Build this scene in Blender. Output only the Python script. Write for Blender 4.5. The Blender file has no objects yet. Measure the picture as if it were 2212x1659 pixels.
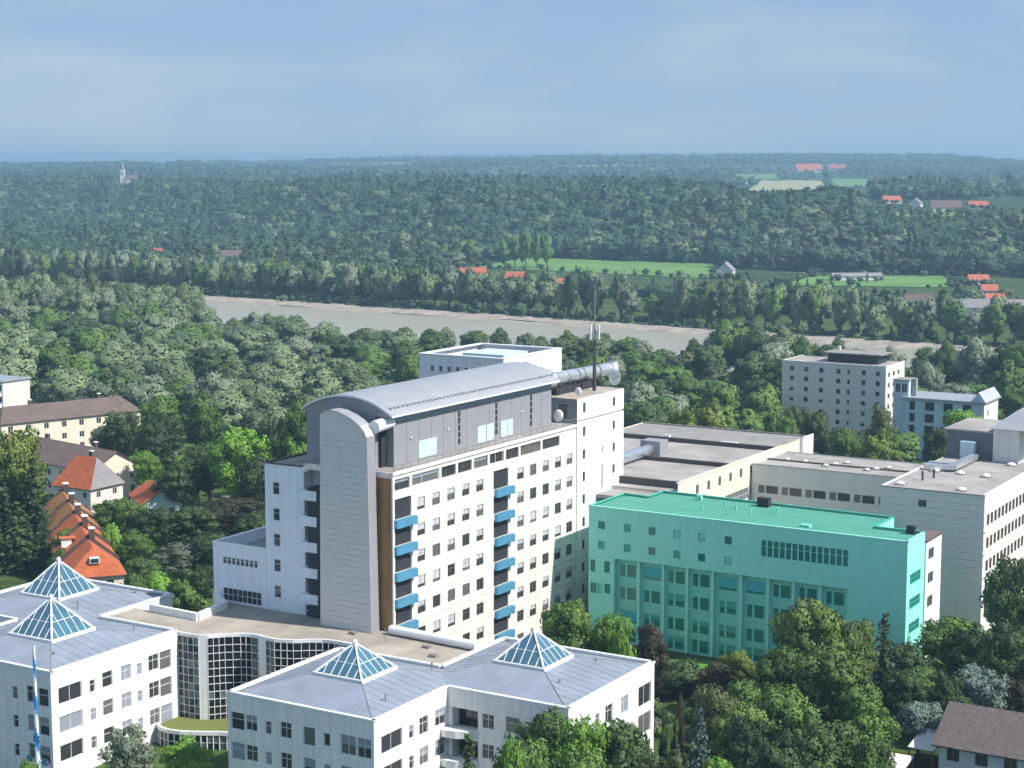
import bpy, bmesh, math, random
import numpy as np
from mathutils import Vector, Matrix, noise
R = math.radians
rng = random.Random(7)
scn = bpy.context.scene
COL = scn.collection

# ------------------------------------------------------------------ camera
F, CX, CY, HOR, CAMZ = 3770.0, 1106.0, 829.5, 350.0, 72.5      # focal length in pixels of a 2212 px wide picture
PITCH = math.atan((CY - HOR) / F)
cam = bpy.data.cameras.new('camera'); cam.sensor_width = 36.0; cam.lens = 36.0 * F / 2212.0
cam.clip_start = 1.0; cam.clip_end = 60000.0
camo = bpy.data.objects.new('camera', cam); COL.objects.link(camo)
camo.location = (0, 0, CAMZ); camo.rotation_euler = (math.pi / 2 - PITCH, 0, 0)
scn.camera = camo

# ------------------------------------------------------------------ sky, sun, exposure
SUN_EL, SUN_AZ = R(47), R(112)          # azimuth clockwise from +Y
w = bpy.data.worlds.new('World'); scn.world = w; w.use_nodes = True
nt = w.node_tree; nt.nodes.clear()
N = nt.nodes.new; Lk = nt.links.new
wo = N('ShaderNodeOutputWorld'); bg = N('ShaderNodeBackground')
sky = N('ShaderNodeTexSky'); sky.sky_type = 'NISHITA'; sky.sun_disc = False
sky.sun_elevation = SUN_EL; sky.sun_rotation = SUN_AZ; sky.altitude = 450; sky.air_density = 0.9; sky.dust_density = 0.15; sky.ozone_density = 3.5
tc = N('ShaderNodeTexCoord'); mp = N('ShaderNodeMapping'); mp.inputs['Scale'].default_value = (1.2, 1.2, 4.2)
Lk(tc.outputs['Generated'], mp.inputs['Vector'])
n1 = N('ShaderNodeTexNoise'); n1.inputs['Scale'].default_value = 5.0; n1.inputs['Detail'].default_value = 9; n1.inputs['Roughness'].default_value = 0.55
n1.inputs['Distortion'].default_value = 0.4
Lk(mp.outputs['Vector'], n1.inputs['Vector'])
cr = N('ShaderNodeValToRGB'); cr.color_ramp.elements[0].position = 0.42; cr.color_ramp.elements[1].position = 0.72
cr.color_ramp.elements[0].color = (0.0, 0.0, 0.0, 1); cr.color_ramp.elements[1].color = (1, 1, 1, 1)
Lk(n1.outputs['Fac'], cr.inputs['Fac'])
mx = N('ShaderNodeMix'); mx.data_type = 'RGBA'
mx.inputs['Factor'].default_value = 0.93; Lk(sky.outputs['Color'], mx.inputs['A'])     # thin veil of high cloud
vl = N('ShaderNodeMix'); vl.data_type = 'RGBA'; vl.inputs['A'].default_value = (0.96, 1.45, 2.18, 1); vl.inputs['B'].default_value = (1.52, 1.80, 2.24, 1)
Lk(cr.outputs['Color'], vl.inputs['Factor']); Lk(vl.outputs['Result'], mx.inputs['B'])
Lk(mx.outputs['Result'], bg.inputs['Color']); bg.inputs['Strength'].default_value = 0.15
Lk(bg.outputs['Background'], wo.inputs['Surface'])
sun = bpy.data.lights.new('sun', 'SUN'); sun.energy = 3.4; sun.angle = R(0.5); sun.color = (1.0, 0.945, 0.86)
suno = bpy.data.objects.new('sun', sun); COL.objects.link(suno); suno.location = (300, -100, 400)
sd = Vector((math.sin(SUN_AZ) * math.cos(SUN_EL), math.cos(SUN_AZ) * math.cos(SUN_EL), math.sin(SUN_EL)))
suno.rotation_euler = sd.to_track_quat('Z', 'Y').to_euler()
vs = scn.view_settings; vs.view_transform = 'Standard'; vs.look = 'None'; vs.gamma = 1.0; vs.use_curve_mapping = False
vs.exposure = 0.95
scn.cycles.use_denoising = True
scn.cycles.volume_bounces = 0; scn.cycles.max_bounces = 4; scn.cycles.diffuse_bounces = 2; scn.cycles.glossy_bounces = 2; scn.cycles.transmission_bounces = 2; scn.cycles.transparent_max_bounces = 4
scn.cycles.use_adaptive_sampling = True; scn.cycles.adaptive_threshold = 0.03; scn.cycles.use_light_tree = False

# ------------------------------------------------------------------ geometry of the place
AL = R(31)
AX = (math.sin(AL), math.cos(AL)); BX = (math.cos(AL), -math.sin(AL))      # the hospital's building grid
def W(b, a, z=0.0): return Vector((a * AX[0] + b * BX[0], a * AX[1] + b * BX[1], z))
cp, sp = math.cos(PITCH), math.sin(PITCH)
def ray(x, y):
    u = (x - CX) / F; v = -(y - CY) / F
    return Vector((u, cp + v * sp, -sp + v * cp))
def smooth(t):
    t = max(0.0, min(1.0, t)); return t * t * (3 - 2 * t)
def sdist(x, y): return (y - (899 - 0.756 * x)) * 0.798           # metres beyond the far river bank
HB = [(-3000, 4300), (-1500, 3000), (-900, 2500), (-485, 2150), (-300, 1780), (-114, 1530), (70, 1405), (180, 1320), (300, 1255), (420, 1215), (700, 1180), (2500, 1000)]
def hb(x):
    for (x0, y0), (x1, y1) in zip(HB, HB[1:]):
        if x < x1: return y0 + (y1 - y0) * max(0.0, (x - x0) / (x1 - x0))
    return HB[-1][1]
def ground(x, y):
    a = x * AX[0] + y * AX[1]
    s = sdist(x, y)
    h = -3.0 + 3.0 * smooth((a - 165) / 35.0)
    h += (-6.5) * smooth((s + 440) / 110.0) - (0.0)
    if s > -150:
        h = h + (-13.0 - h) * smooth((s + 140) / 22.0) * (1.0 - smooth((s - 2) / 14.0)) + (-7.8 - h) * smooth((s - 2) / 14.0)
    t = (y - hb(x)) / 300.0
    if t > 0:
        h += 38.0 * smooth(t) + 4.0 * smooth(t) * noise.noise((x * 0.0016, y * 0.0011, 3.0))
    if y > 2600:
        k = smooth((y - 3300) / 2700.0)
        h += k * (20 + 24 * smooth((x + 1500) / 1300.0) + 9 * smooth((x - 100) / 700.0) - 22 * smooth((x - 1330) / 260.0) + 9 * noise.noise((x * 0.0013, y * 0.0006, 9.0)) + 4.0 * noise.noise((x * 0.006, y * 0.002, 2.0)))
    return h
def hit(x, y, dz=0.0):                         # where a line of sight meets the ground
    d = ray(x, y); t = 100.0
    while t < 9000:
        p = d * t
        if CAMZ + p.z <= ground(p.x, p.y) + dz: return Vector((p.x, p.y, ground(p.x, p.y)))
        t *= 1.004
    return Vector((d.x * 9000, d.y * 9000, ground(d.x * 9000, d.y * 9000)))
def at_depth(x, y, dep):
    d = ray(x, y); t = dep / d.y
    return Vector((d.x * t, dep, CAMZ + d.z * t))

# ------------------------------------------------------------------ materials
def lin(r, g, b):
    f = lambda c: (c / 255 / 12.92) if c / 255 <= 0.04045 else ((c / 255 + 0.055) / 1.055) ** 2.4
    return (f(r), f(g), f(b))
MATS = {}
def mat(name, col, rough=0.8, metal=0.0, var=0.12, scale=0.6, bump=0.0, bscale=20.0, spec=0.3, streak=0.0, col2=None, band=None):
    m = bpy.data.materials.new(name); m.use_nodes = True; t = m.node_tree; nd = t.nodes; lk = t.links
    p = nd['Principled BSDF']; p.inputs['Roughness'].default_value = rough; p.inputs['Metallic'].default_value = metal
    p.inputs['Specular IOR Level'].default_value = spec
    co = nd.new('ShaderNodeTexCoord')
    n = nd.new('ShaderNodeTexNoise'); n.inputs['Scale'].default_value = scale; n.inputs['Detail'].default_value = 7; n.inputs['Roughness'].default_value = 0.62
    lk.new(co.outputs['Object'], n.inputs['Vector'])
    r = nd.new('ShaderNodeValToRGB'); r.color_ramp.elements[0].position = 0.3; r.color_ramp.elements[1].position = 0.72
    c2 = col2 or tuple(min(1.0, c * (1 + var)) for c in col)
    r.color_ramp.elements[0].color = (*[c * (1 - var) for c in col], 1); r.color_ramp.elements[1].color = (*c2, 1)
    lk.new(n.outputs['Fac'], r.inputs['Fac']); out = r.outputs['Color']
    if streak:
        mpn = nd.new('ShaderNodeMapping'); mpn.inputs['Scale'].default_value = (1.6, 1.6, 0.07); lk.new(co.outputs['Object'], mpn.inputs['Vector'])
        n2 = nd.new('ShaderNodeTexNoise'); n2.inputs['Scale'].default_value = 1.5; n2.inputs['Detail'].default_value = 5; lk.new(mpn.outputs['Vector'], n2.inputs['Vector'])
        r2 = nd.new('ShaderNodeValToRGB'); r2.color_ramp.elements[0].position = 0.35; r2.color_ramp.elements[1].position = 0.62
        r2.color_ramp.elements[0].color = (1 - streak, 1 - streak, 1 - streak * 1.15, 1); r2.color_ramp.elements[1].color = (1, 1, 1, 1)
        lk.new(n2.outputs['Fac'], r2.inputs['Fac'])
        mm = nd.new('ShaderNodeMix'); mm.data_type = 'RGBA'; mm.blend_type = 'MULTIPLY'; mm.inputs['Factor'].default_value = 1
        lk.new(out, mm.inputs['A']); lk.new(r2.outputs['Color'], mm.inputs['B']); out = mm.outputs['Result']
    lk.new(out, p.inputs['Base Color'])
    if bump or band:
        bp = nd.new('ShaderNodeBump'); bp.inputs['Strength'].default_value = bump or 0.6; bp.inputs['Distance'].default_value = 0.08
        if band:
            wv = nd.new('ShaderNodeTexWave'); wv.wave_type = 'BANDS'; wv.bands_direction = band[0]; wv.inputs['Scale'].default_value = band[1]
            wv.inputs['Distortion'].default_value = 0.3; lk.new(co.outputs['Object'], wv.inputs['Vector']); lk.new(wv.outputs['Fac'], bp.inputs['Height'])
        else:
            nb = nd.new('ShaderNodeTexNoise'); nb.inputs['Scale'].default_value = bscale; nb.inputs['Detail'].default_value = 4
            lk.new(co.outputs['Object'], nb.inputs['Vector']); lk.new(nb.outputs['Fac'], bp.inputs['Height'])
        lk.new(bp.outputs['Normal'], p.inputs['Normal'])
    MATS[name] = m; return m
M_white = mat('white_render', (0.87, 0.87, 0.87), 0.85, var=0.05, streak=0.15, bump=0.15, bscale=9)
M_cream = mat('cream_panel', (0.83, 0.785, 0.72), 0.85, var=0.06, streak=0.15, bump=0.15, bscale=9)
M_creamwall = mat('cream_wall', (0.80, 0.72, 0.60), 0.85, var=0.07, streak=0.12)
M_greyclad = mat('shade_lifted_grey', (0.68, 0.66, 0.64), 0.55, var=0.06, streak=0.06)  # grey lightened to lift faces turned away from the sun
M_bandclad = mat('sun_toned_grey', (0.29, 0.29, 0.32), 0.5, var=0.05, streak=0.05)  # darker copy of that grey, toned down for the sunlit penthouse side
M_brown = mat('brown_panel', (0.40, 0.22, 0.085), 0.5, var=0.25, scale=0.25, streak=0.15)
M_zinc = mat('zinc_roof', (0.47, 0.48, 0.51), 0.42, metal=0.45, var=0.08, scale=0.35, band=('Y', 2.6), bump=0.35)
M_slate = mat('bluegrey_membrane', (0.235, 0.27, 0.335), 0.6, var=0.17, scale=0.3, spec=0.45, bump=0.08, bscale=3)
M_gravel = mat('gravel_roof', (0.36, 0.32, 0.27), 0.95, var=0.36, scale=0.16, bump=0.5, bscale=14)
M_gravel2 = mat('grey_gravel_roof', (0.34, 0.32, 0.31), 0.95, var=0.30, scale=0.14, bump=0.5, bscale=14)
M_bitumen = mat('roof_felt', (0.27, 0.26, 0.25), 0.9, var=0.16, scale=0.3, bump=0.3, bscale=6)
M_whitetrim = mat('white_trim', (0.80, 0.80, 0.81), 0.45, var=0.03)
M_frame = mat('window_frame', (0.74, 0.74, 0.74), 0.5, var=0.03)
M_brownframe = mat('brown_window_frame', (0.20, 0.15, 0.12), 0.6, var=0.1)
M_blind = mat('window_blind', (0.50, 0.52, 0.55), 0.7, var=0.06)
M_greyblind = mat('grey_blind', (0.27, 0.30, 0.36), 0.7, var=0.06)
M_blue = mat('blue_balcony', (0.085, 0.265, 0.41), 0.5, var=0.08)
M_dark = mat('dark_grille', (0.035, 0.036, 0.042), 0.7, var=0.2)
M_rail = mat('galvanised_rail', (0.30, 0.29, 0.27), 0.5, metal=0.4)
M_silver = mat('silver_duct', (0.62, 0.66, 0.70), 0.38, metal=0.75, var=0.12, scale=0.8, bump=0.25, bscale=2.5)
M_foil = mat('foil_duct', (0.70, 0.73, 0.76), 0.30, metal=0.85, var=0.2, scale=1.5, bump=0.9, bscale=2.2)
M_mast = mat('mast_steel', (0.10, 0.10, 0.11), 0.5, metal=0.5)
TEAL = (0.13, 0.60, 0.475)
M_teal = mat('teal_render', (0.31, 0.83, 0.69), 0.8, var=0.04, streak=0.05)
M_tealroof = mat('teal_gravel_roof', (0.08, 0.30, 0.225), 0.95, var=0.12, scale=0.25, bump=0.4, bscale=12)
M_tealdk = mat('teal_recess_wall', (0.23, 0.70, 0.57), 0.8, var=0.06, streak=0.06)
M_tealtrim = mat('teal_trim', (0.36, 0.84, 0.72), 0.6, var=0.04)
M_tealframe = mat('teal_window_frame', (0.06, 0.42, 0.33), 0.6, var=0.04)
M_tealblind = mat('teal_blue_blind', (0.06, 0.50, 0.53), 0.6, var=0.05)
M_redtile = mat('red_roof_tiles', (0.50, 0.135, 0.055), 0.85, var=0.28, scale=0.9, band=('Z', 5.0), bump=0.5)
M_redtile2 = mat('weathered_red_tiles', (0.44, 0.17, 0.07), 0.85, var=0.35, scale=0.6, col2=(0.40, 0.24, 0.09), band=('Z', 5.0), bump=0.5)
M_farred = mat('far_red_tiles', (0.43, 0.135, 0.08), 0.85, var=0.2, scale=0.3)
M_brownroof = mat('brown_roof_tiles', (0.155, 0.115, 0.105), 0.9, var=0.2, scale=0.5, band=('Z', 4.0), bump=0.4)
M_greytile = mat('grey_brown_shingles', (0.20, 0.165, 0.155), 0.9, var=0.38, scale=3.0, band=('Z', 6.5), bump=0.9)
M_greyhip = mat('grey_slates', (0.27, 0.255, 0.27), 0.8, var=0.12, band=('Z', 4.0), bump=0.4)
M_chim = mat('chimney_brick', (0.10, 0.075, 0.07), 0.9, var=0.25)
M_wood = mat('rust_wood', (0.28, 0.10, 0.045), 0.8, var=0.25)
M_canvas = mat('pale_canvas', (0.72, 0.70, 0.68), 0.8, var=0.08)
M_paleblue = mat('pale_blue_render', (0.52, 0.66, 0.74), 0.8, var=0.05, streak=0.1)
M_flats = mat('pale_concrete', (0.72, 0.70, 0.65), 0.85, var=0.06, streak=0.08)
M_bluew = mat('pole_blue', (0.02, 0.20, 0.62), 0.5)
M_orange = mat('orange_fabric', (0.62, 0.10, 0.03), 0.7)
M_asphalt = mat('asphalt', (0.10, 0.10, 0.10), 0.9, var=0.15)
M_paving = mat('pale_paving', (0.42, 0.40, 0.37), 0.9, var=0.12)
M_sedum = mat('sedum_roof', (0.26, 0.24, 0.07), 0.95, var=0.35, scale=1.2, col2=(0.13, 0.20, 0.05), bump=0.6, bscale=8)
M_lawn = mat('lawn', (0.085, 0.20, 0.035), 0.95, var=0.25, scale=0.4, bump=0.4, bscale=10)
M_field = mat('meadow', (0.105, 0.27, 0.05), 0.95, var=0.28, scale=0.03, col2=(0.17, 0.29, 0.085))
M_stubble = mat('stubble_field', (0.33, 0.33, 0.17), 0.95, var=0.12, scale=0.01)
M_water = mat('river_water', (0.31, 0.30, 0.25), 0.45, var=0.07, scale=0.02, bump=0.25, bscale=0.9, spec=0.5)
M_shore = mat('river_gravel', (0.34, 0.30, 0.255), 0.95, var=0.35, scale=0.12, bump=0.4, bscale=3)
M_bark = mat('bark', (0.075, 0.055, 0.042), 0.95, var=0.3, scale=4)
def glass(name, col, rough=0.06):
    m = mat(name, col, rough, var=0.25, scale=0.25, spec=0.5); return m
M_glass = glass('window_glass', (0.045, 0.047, 0.052))
M_glass2 = glass('grey_window_glass', (0.14, 0.14, 0.145), 0.15)
M_glasst = glass('teal_glass', (0.02, 0.22, 0.175), 0.12)
M_glassb = glass('skylight_glass', (0.06, 0.15, 0.22), 0.05)  # blue of the reflected sky is put into the glass colour
M_glassd = glass('curtain_wall_glass', (0.010, 0.012, 0.014), 0.04)
M_glassg = glass('green_curtain_glass', (0.10, 0.15, 0.15), 0.06)

def leafmat(name, c1, c2, trans=0.15):
    m = bpy.data.materials.new(name); m.use_nodes = True; t = m.node_tree; nd = t.nodes; lk = t.links
    nd.clear(); o = nd.new('ShaderNodeOutputMaterial')
    at = nd.new('ShaderNodeAttribute'); at.attribute_name = 'rnd'
    oi = nd.new('ShaderNodeObjectInfo')
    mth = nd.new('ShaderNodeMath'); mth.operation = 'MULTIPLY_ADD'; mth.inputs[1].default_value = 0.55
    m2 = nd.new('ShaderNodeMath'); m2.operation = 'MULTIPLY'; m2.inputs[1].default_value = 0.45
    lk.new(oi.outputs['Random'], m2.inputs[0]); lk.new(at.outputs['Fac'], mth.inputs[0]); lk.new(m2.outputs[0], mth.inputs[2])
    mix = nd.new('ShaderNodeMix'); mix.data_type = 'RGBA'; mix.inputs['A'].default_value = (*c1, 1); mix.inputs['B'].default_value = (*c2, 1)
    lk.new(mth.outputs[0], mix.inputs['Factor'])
    d = nd.new('ShaderNodeBsdfPrincipled'); d.inputs['Roughness'].default_value = 0.6; d.inputs['Specular IOR Level'].default_value = 0.25
    tr = nd.new('ShaderNodeBsdfTranslucent')
    ms = nd.new('ShaderNodeMixShader'); ms.inputs[0].default_value = trans
    lk.new(mix.outputs['Result'], d.inputs['Base Color']); lk.new(mix.outputs['Result'], tr.inputs['Color'])
    lk.new(d.outputs[0], ms.inputs[1]); lk.new(tr.outputs[0], ms.inputs[2]); lk.new(ms.outputs[0], o.inputs['Surface'])
    MATS[name] = m; return m
LEAF = {
    'green':  leafmat('leaf_green', (0.0340, 0.0685, 0.0158), (0.1712, 0.3018, 0.0622)),
    'dark':   leafmat('leaf_dark', (0.0227, 0.0451, 0.0171), (0.1119, 0.1825, 0.0559)),
    'bright': leafmat('leaf_bright', (0.0643, 0.1411, 0.0178), (0.2371, 0.4633, 0.0559)),
    'yellow': leafmat('leaf_yellowgreen', (0.0850, 0.1250, 0.0220), (0.2810, 0.3471, 0.0727)),
    'willow': leafmat('leaf_willow', (0.0605, 0.0968, 0.0442), (0.2767, 0.3581, 0.1862)),
    'grey':   leafmat('leaf_greygreen', (0.0756, 0.1008, 0.0643), (0.3030, 0.3581, 0.2359)),
    'olive':  leafmat('leaf_olive', (0.0460, 0.0660, 0.0240), (0.1819, 0.2259, 0.0882)),
    'fresh':  leafmat('leaf_fresh', (0.0500, 0.0820, 0.0180), (0.2038, 0.2920, 0.0661)),
    'copper': leafmat('leaf_copper', (0.030, 0.030, 0.018), (0.105, 0.090, 0.055)),
    'blue':   leafmat('leaf_bluespruce', (0.0454, 0.0742, 0.0628), (0.2174, 0.2948, 0.2546)),
    'needle': leafmat('leaf_needle', (0.0151, 0.0323, 0.0158), (0.0725, 0.1235, 0.0521)),
    'far':    leafmat('leaf_far', (0.022, 0.058, 0.032), (0.095, 0.165, 0.080)),
}

# ------------------------------------------------------------------ builders
class MB:
    def __init__(s): s.v = []; s.f = []; s.m = []; s.mats = []
    def mi(s, m):
        if m not in s.mats: s.mats.append(m)
        return s.mats.index(m)
    def poly(s, pts, m):
        i = len(s.v); s.v += [tuple(p) for p in pts]; s.f.append(tuple(range(i, i + len(pts)))); s.m.append(s.mi(m))
    def box(s, x0, x1, y0, y1, z0, z1, m):
        i = len(s.v); s.v += [(x0, y0, z0), (x1, y0, z0), (x1, y1, z0), (x0, y1, z0), (x0, y0, z1), (x1, y0, z1), (x1, y1, z1), (x0, y1, z1)]
        for q in ((0, 3, 2, 1), (4, 5, 6, 7), (0, 1, 5, 4), (1, 2, 6, 5), (2, 3, 7, 6), (3, 0, 4, 7)):
            s.f.append(tuple(i + k for k in q)); s.m.append(s.mi(m))
    def prism(s, pts, z0, z1, m, mtop=None, bottom=False):     # pts counter-clockwise in plan
        n = len(pts)
        for k in range(n):
            a, b = pts[k], pts[(k + 1) % n]
            s.poly([(a[0], a[1], z0), (b[0], b[1], z0), (b[0], b[1], z1), (a[0], a[1], z1)], m)
        s.poly([(p[0], p[1], z1) for p in pts], mtop or m)
        if bottom: s.poly([(p[0], p[1], z0) for p in reversed(pts)], m)
    def tube(s, p0, p1, r0, r1, m, n=10, cap=True):
        p0 = Vector(p0); p1 = Vector(p1); d = (p1 - p0).normalized()
        u = d.orthogonal().normalized(); v = d.cross(u); i = len(s.v)
        for p, r in ((p0, r0), (p1, r1)):
            for k in range(n):
                t = 2 * math.pi * k / n; q = p + (u * math.cos(t) + v * math.sin(t)) * r; s.v.append(tuple(q))
        for k in range(n):
            s.f.append((i + k, i + (k + 1) % n, i + n + (k + 1) % n, i + n + k)); s.m.append(s.mi(m))
        if cap:
            s.f.append(tuple(i + k for k in reversed(range(n)))); s.m.append(s.mi(m))
            s.f.append(tuple(i + n + k for k in range(n))); s.m.append(s.mi(m))
    def sphere(s, c, rx, ry, rz, m, nu=12, nv=8, v0=0.0, v1=1.0):
        i = len(s.v)
        for a in range(nv + 1):
            th = math.pi * (v0 + (v1 - v0) * a / nv)
            for b in range(nu):
                ph = 2 * math.pi * b / nu
                s.v.append((c[0] + rx * math.sin(th) * math.cos(ph), c[1] + ry * math.sin(th) * math.sin(ph), c[2] + rz * math.cos(th)))
        for a in range(nv):
            for b in range(nu):
                s.f.append((i + a * nu + b, i + (a + 1) * nu + b, i + (a + 1) * nu + (b + 1) % nu, i + a * nu + (b + 1) % nu)); s.m.append(s.mi(m))
    def mesh(s, name, smooth_=False):
        me = bpy.data.meshes.new(name); me.from_pydata(s.v, [], s.f)
        for m in s.mats: me.materials.append(m)
        me.polygons.foreach_set('material_index', s.m)
        if smooth_: me.polygons.foreach_set('use_smooth', [True] * len(s.f))
        me.update(); return me
    def build(s, name, parent=None, smooth_=False): return link(name, s.mesh(name, smooth_), parent)
def link(name, me, parent=None, loc=None, rz=None):
    o = bpy.data.objects.new(name, me); COL.objects.link(o)
    if parent is not None: o.parent = parent
    if loc is not None: o.location = loc
    if rz is not None: o.rotation_euler = (0, 0, rz)
    return o
def tag(o, label, cat, group=None):
    o['label'] = label; o['category'] = cat
    if group: o['group'] = group
    return o
def thing(name, label, cat, loc=(0, 0, 0), rz=0.0, group=None):
    o = bpy.data.objects.new(name, None); COL.objects.link(o); o.location = loc; o.rotation_euler = (0, 0, rz); o.empty_display_size = 0.5
    return tag(o, label, cat, group)
def structure(o): o['kind'] = 'structure'; return o
def copy_tree(o, parent=None):
    c = o.copy(); COL.objects.link(c); c.parent = parent
    for ch in o.children: copy_tree(ch, c)
    return c

WIN = {}
def win_meshes(kind, w, h, fm, pm, rev):
    key = (kind, round(w, 2), round(h, 2), fm.name, pm.name, round(rev, 2))
    if key in WIN: return WIN[key]
    fr = MB(); t = 0.07; y0, y1 = rev - 0.09, rev + 0.02; hw = w / 2
    fr.box(-hw, -hw + t, y0, y1, 0, h, fm); fr.box(hw - t, hw, y0, y1, 0, h, fm)
    fr.box(-hw + t, hw - t, y0, y1, 0, t, fm); fr.box(-hw + t, hw - t, y0, y1, h - t, h, fm)
    my0 = y0 + 0.02
    if kind in ('two', 'cross'): fr.box(-0.035, 0.035, my0, y1, t, h - t, fm)
    if kind == 'asym': fr.box(-hw * 0.2 - 0.035, -hw * 0.2 + 0.035, my0, y1, t, h - t, fm)
    if kind in ('cross', 'low'): 
        fr.box(-hw + t, -0.036, my0 + 0.004, y1, h * 0.62, h * 0.62 + 0.06, fm) if kind == 'cross' else fr.box(-hw + t, hw - t, my0, y1, h * 0.6, h * 0.6 + 0.06, fm)
        if kind == 'cross': fr.box(0.036, hw - t, my0 + 0.004, y1, h * 0.62, h * 0.62 + 0.06, fm)
    if kind == 'grid':
        nx = max(2, round(w / 0.85)); nz = max(2, round(h / 0.8))
        for k in range(1, nx): x = -hw + w * k / nx; fr.box(x - 0.03, x + 0.03, my0, y1, t, h - t, fm)
        for j in range(1, nz):
            z = h * j / nz
            for k in range(nx):
                xa = -hw + w * k / nx + (t if k == 0 else 0.032); xb = -hw + w * (k + 1) / nx - (t if k == nx - 1 else 0.032)
                fr.box(xa, xb, my0 + 0.005, y1 - 0.003, z - 0.03, z + 0.03, fm)
    pn = MB(); pn.box(-hw + t * 0.6, hw - t * 0.6, rev - 0.03, rev + 0.015, t * 0.6, h - t * 0.6, pm)
    WIN[key] = (fr.mesh('window'), pn.mesh('pane')); return WIN[key]
BLIND = {}
def blind_mesh(w, h, frac, bm_, rev):
    key = (round(w, 2), round(h, 2), round(frac, 1), bm_.name, round(rev, 2))
    if key not in BLIND:
        m = MB(); m.box(-w / 2 + 0.075, w / 2 - 0.075, rev - 0.06, rev - 0.035, h * (1 - frac), h - 0.075, bm_)
        BLIND[key] = m.mesh('blind')
    return BLIND[key]

class Bld:
    """a building: an Empty at its base with parts; coordinates are absolute in its own frame"""
    def __init__(s, name, label, cat='building', off=(0, 0), z=0.0, rot=None, world=None, group=None):
        s.off = off
        if world is None: loc = W(off[0], off[1], 0.0); rz = -AL
        else: loc = Vector((world[0], world[1], 0.0)); rz = rot
        s.root = thing(name, label, cat, loc, rz, group); s.acc = {}
    def L(s, p): return (p[0] - s.off[0], p[1] - s.off[1])
    def mb(s, part):
        if part not in s.acc: s.acc[part] = MB()
        return s.acc[part]
    def box(s, part, x0, x1, y0, y1, z0, z1, m, own=False):
        ox, oy = s.off
        if own or part in ('coping', 'wing_roof', 'plant_box', 'string_course'):
            q = MB(); q.box(x0 - ox, x1 - ox, y0 - oy, y1 - oy, z0, z1, m); return q.build(part, s.root)
        s.mb(part).box(x0 - ox, x1 - ox, y0 - oy, y1 - oy, z0, z1, m)
    def window(s, p0, d, u, z, w, h, kind='two', fm=None, pm=None, rev=0.16, blind=0.0, bm_=None):
        fm = fm or M_frame; pm = pm or M_glass
        f, p = win_meshes(kind, w, h, fm, pm, rev)
        q = s.L(p0); ang = math.atan2(d[1], d[0])
        o = link('window', f, s.root, (q[0] + d[0] * (u + w / 2), q[1] + d[1] * (u + w / 2), z), ang)
        link('pane', p, o)
        if blind > 0.05: link('blind', blind_mesh(w, h, blind, bm_ or M_blind, rev), o)
        return o
    def facade(s, p0, p1, z0, z1, m, ops=(), part='wall', own=False, thick=0.0):
        """wall from p0 (left, seen from outside) to p1; ops = dicts u,z,w,h (+ kind, fm, pm, rev, blind)"""
        a = Vector(s.L(p0)); b = Vector(s.L(p1)); Ln = (b - a).length; d = (b - a) / Ln; inn = Vector((-d.y, d.x))
        own = own or part == 'lower_wall'
        mb = MB() if own else s.mb(part)
        P = lambda u, z, y=0.0: (a.x + d.x * u + inn.x * y, a.y + d.y * u + inn.y * y, z)
        us = sorted({0.0, Ln, *[o['u'] for o in ops], *[o['u'] + o['w'] for o in ops]}); zs = sorted({z0, z1, *[o['z'] for o in ops], *[o['z'] + o['h'] for o in ops]})
        us = [u for u in us if -1e-6 <= u <= Ln + 1e-6]; zs = [z for z in zs if z0 - 1e-6 <= z <= z1 + 1e-6]
        for j in range(len(zs) - 1):
            run = None
            for i in range(len(us) - 1):
                uc, zc = (us[i] + us[i + 1]) / 2, (zs[j] + zs[j + 1]) / 2
                inside = any(o['u'] < uc < o['u'] + o['w'] and o['z'] < zc < o['z'] + o['h'] for o in ops)
                if not inside and run is None: run = us[i]
                if run is not None and (inside or i == len(us) - 2):
                    e = us[i] if inside else us[i + 1]
                    mb.poly([P(run, zs[j]), P(e, zs[j]), P(e, zs[j + 1]), P(run, zs[j + 1])], m); run = None
        for o in ops:
            u, z, w_, h_ = o['u'], o['z'], o['w'], o['h']; r = o.get('rev', 0.16)
            mr = o.get('rm', m)
            mb.poly([P(u, z), P(u, z + h_), P(u, z + h_, r), P(u, z, r)], mr)
            mb.poly([P(u + w_, z), P(u + w_, z, r), P(u + w_, z + h_, r), P(u + w_, z + h_)], mr)
            mb.poly([P(u, z), P(u, z, r), P(u + w_, z, r), P(u + w_, z)], mr)
            mb.poly([P(u, z + h_), P(u + w_, z + h_), P(u + w_, z + h_, r), P(u, z + h_, r)], mr)
            if o.get('kind', 'two') != 'hole':
                s.window(p0, d, u, z, w_, h_, o.get('kind', 'two'), o.get('fm'), o.get('pm'), r, o.get('blind', 0.0), o.get('bm'))
        if thick:
            for (ua, ub, za, zb) in ((0, Ln, z0, z0), (0, Ln, z1, z1)): mb.poly([P(0, za), P(Ln, za), P(Ln, za, thick), P(0, za, thick)], m)
            for u in (0, Ln): mb.poly([P(u, z0), P(u, z1), P(u, z1, thick), P(u, z0, thick)], m)
        if own: return mb.build(part, s.root)
    def done(s):
        for k, mb in s.acc.items(): mb.build(k, s.root)
        s.acc = {}
        return s.root
def row(us, z, w, h, **k): return [dict(u=u, z=z, w=w, h=h, **k) for u in us]

M_wing = mat('skylit_white_render', (0.80, 0.87, 0.93), 0.85, var=0.04, streak=0.10)  # blue sky light on the shaded wing is put into this colour
M_kerb = mat('dark_roof_kerb', (0.085, 0.082, 0.08), 0.9)
M_block = mat('grey_block_board', (0.70, 0.67, 0.655), 0.6, var=0.05, streak=0.08)
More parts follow.
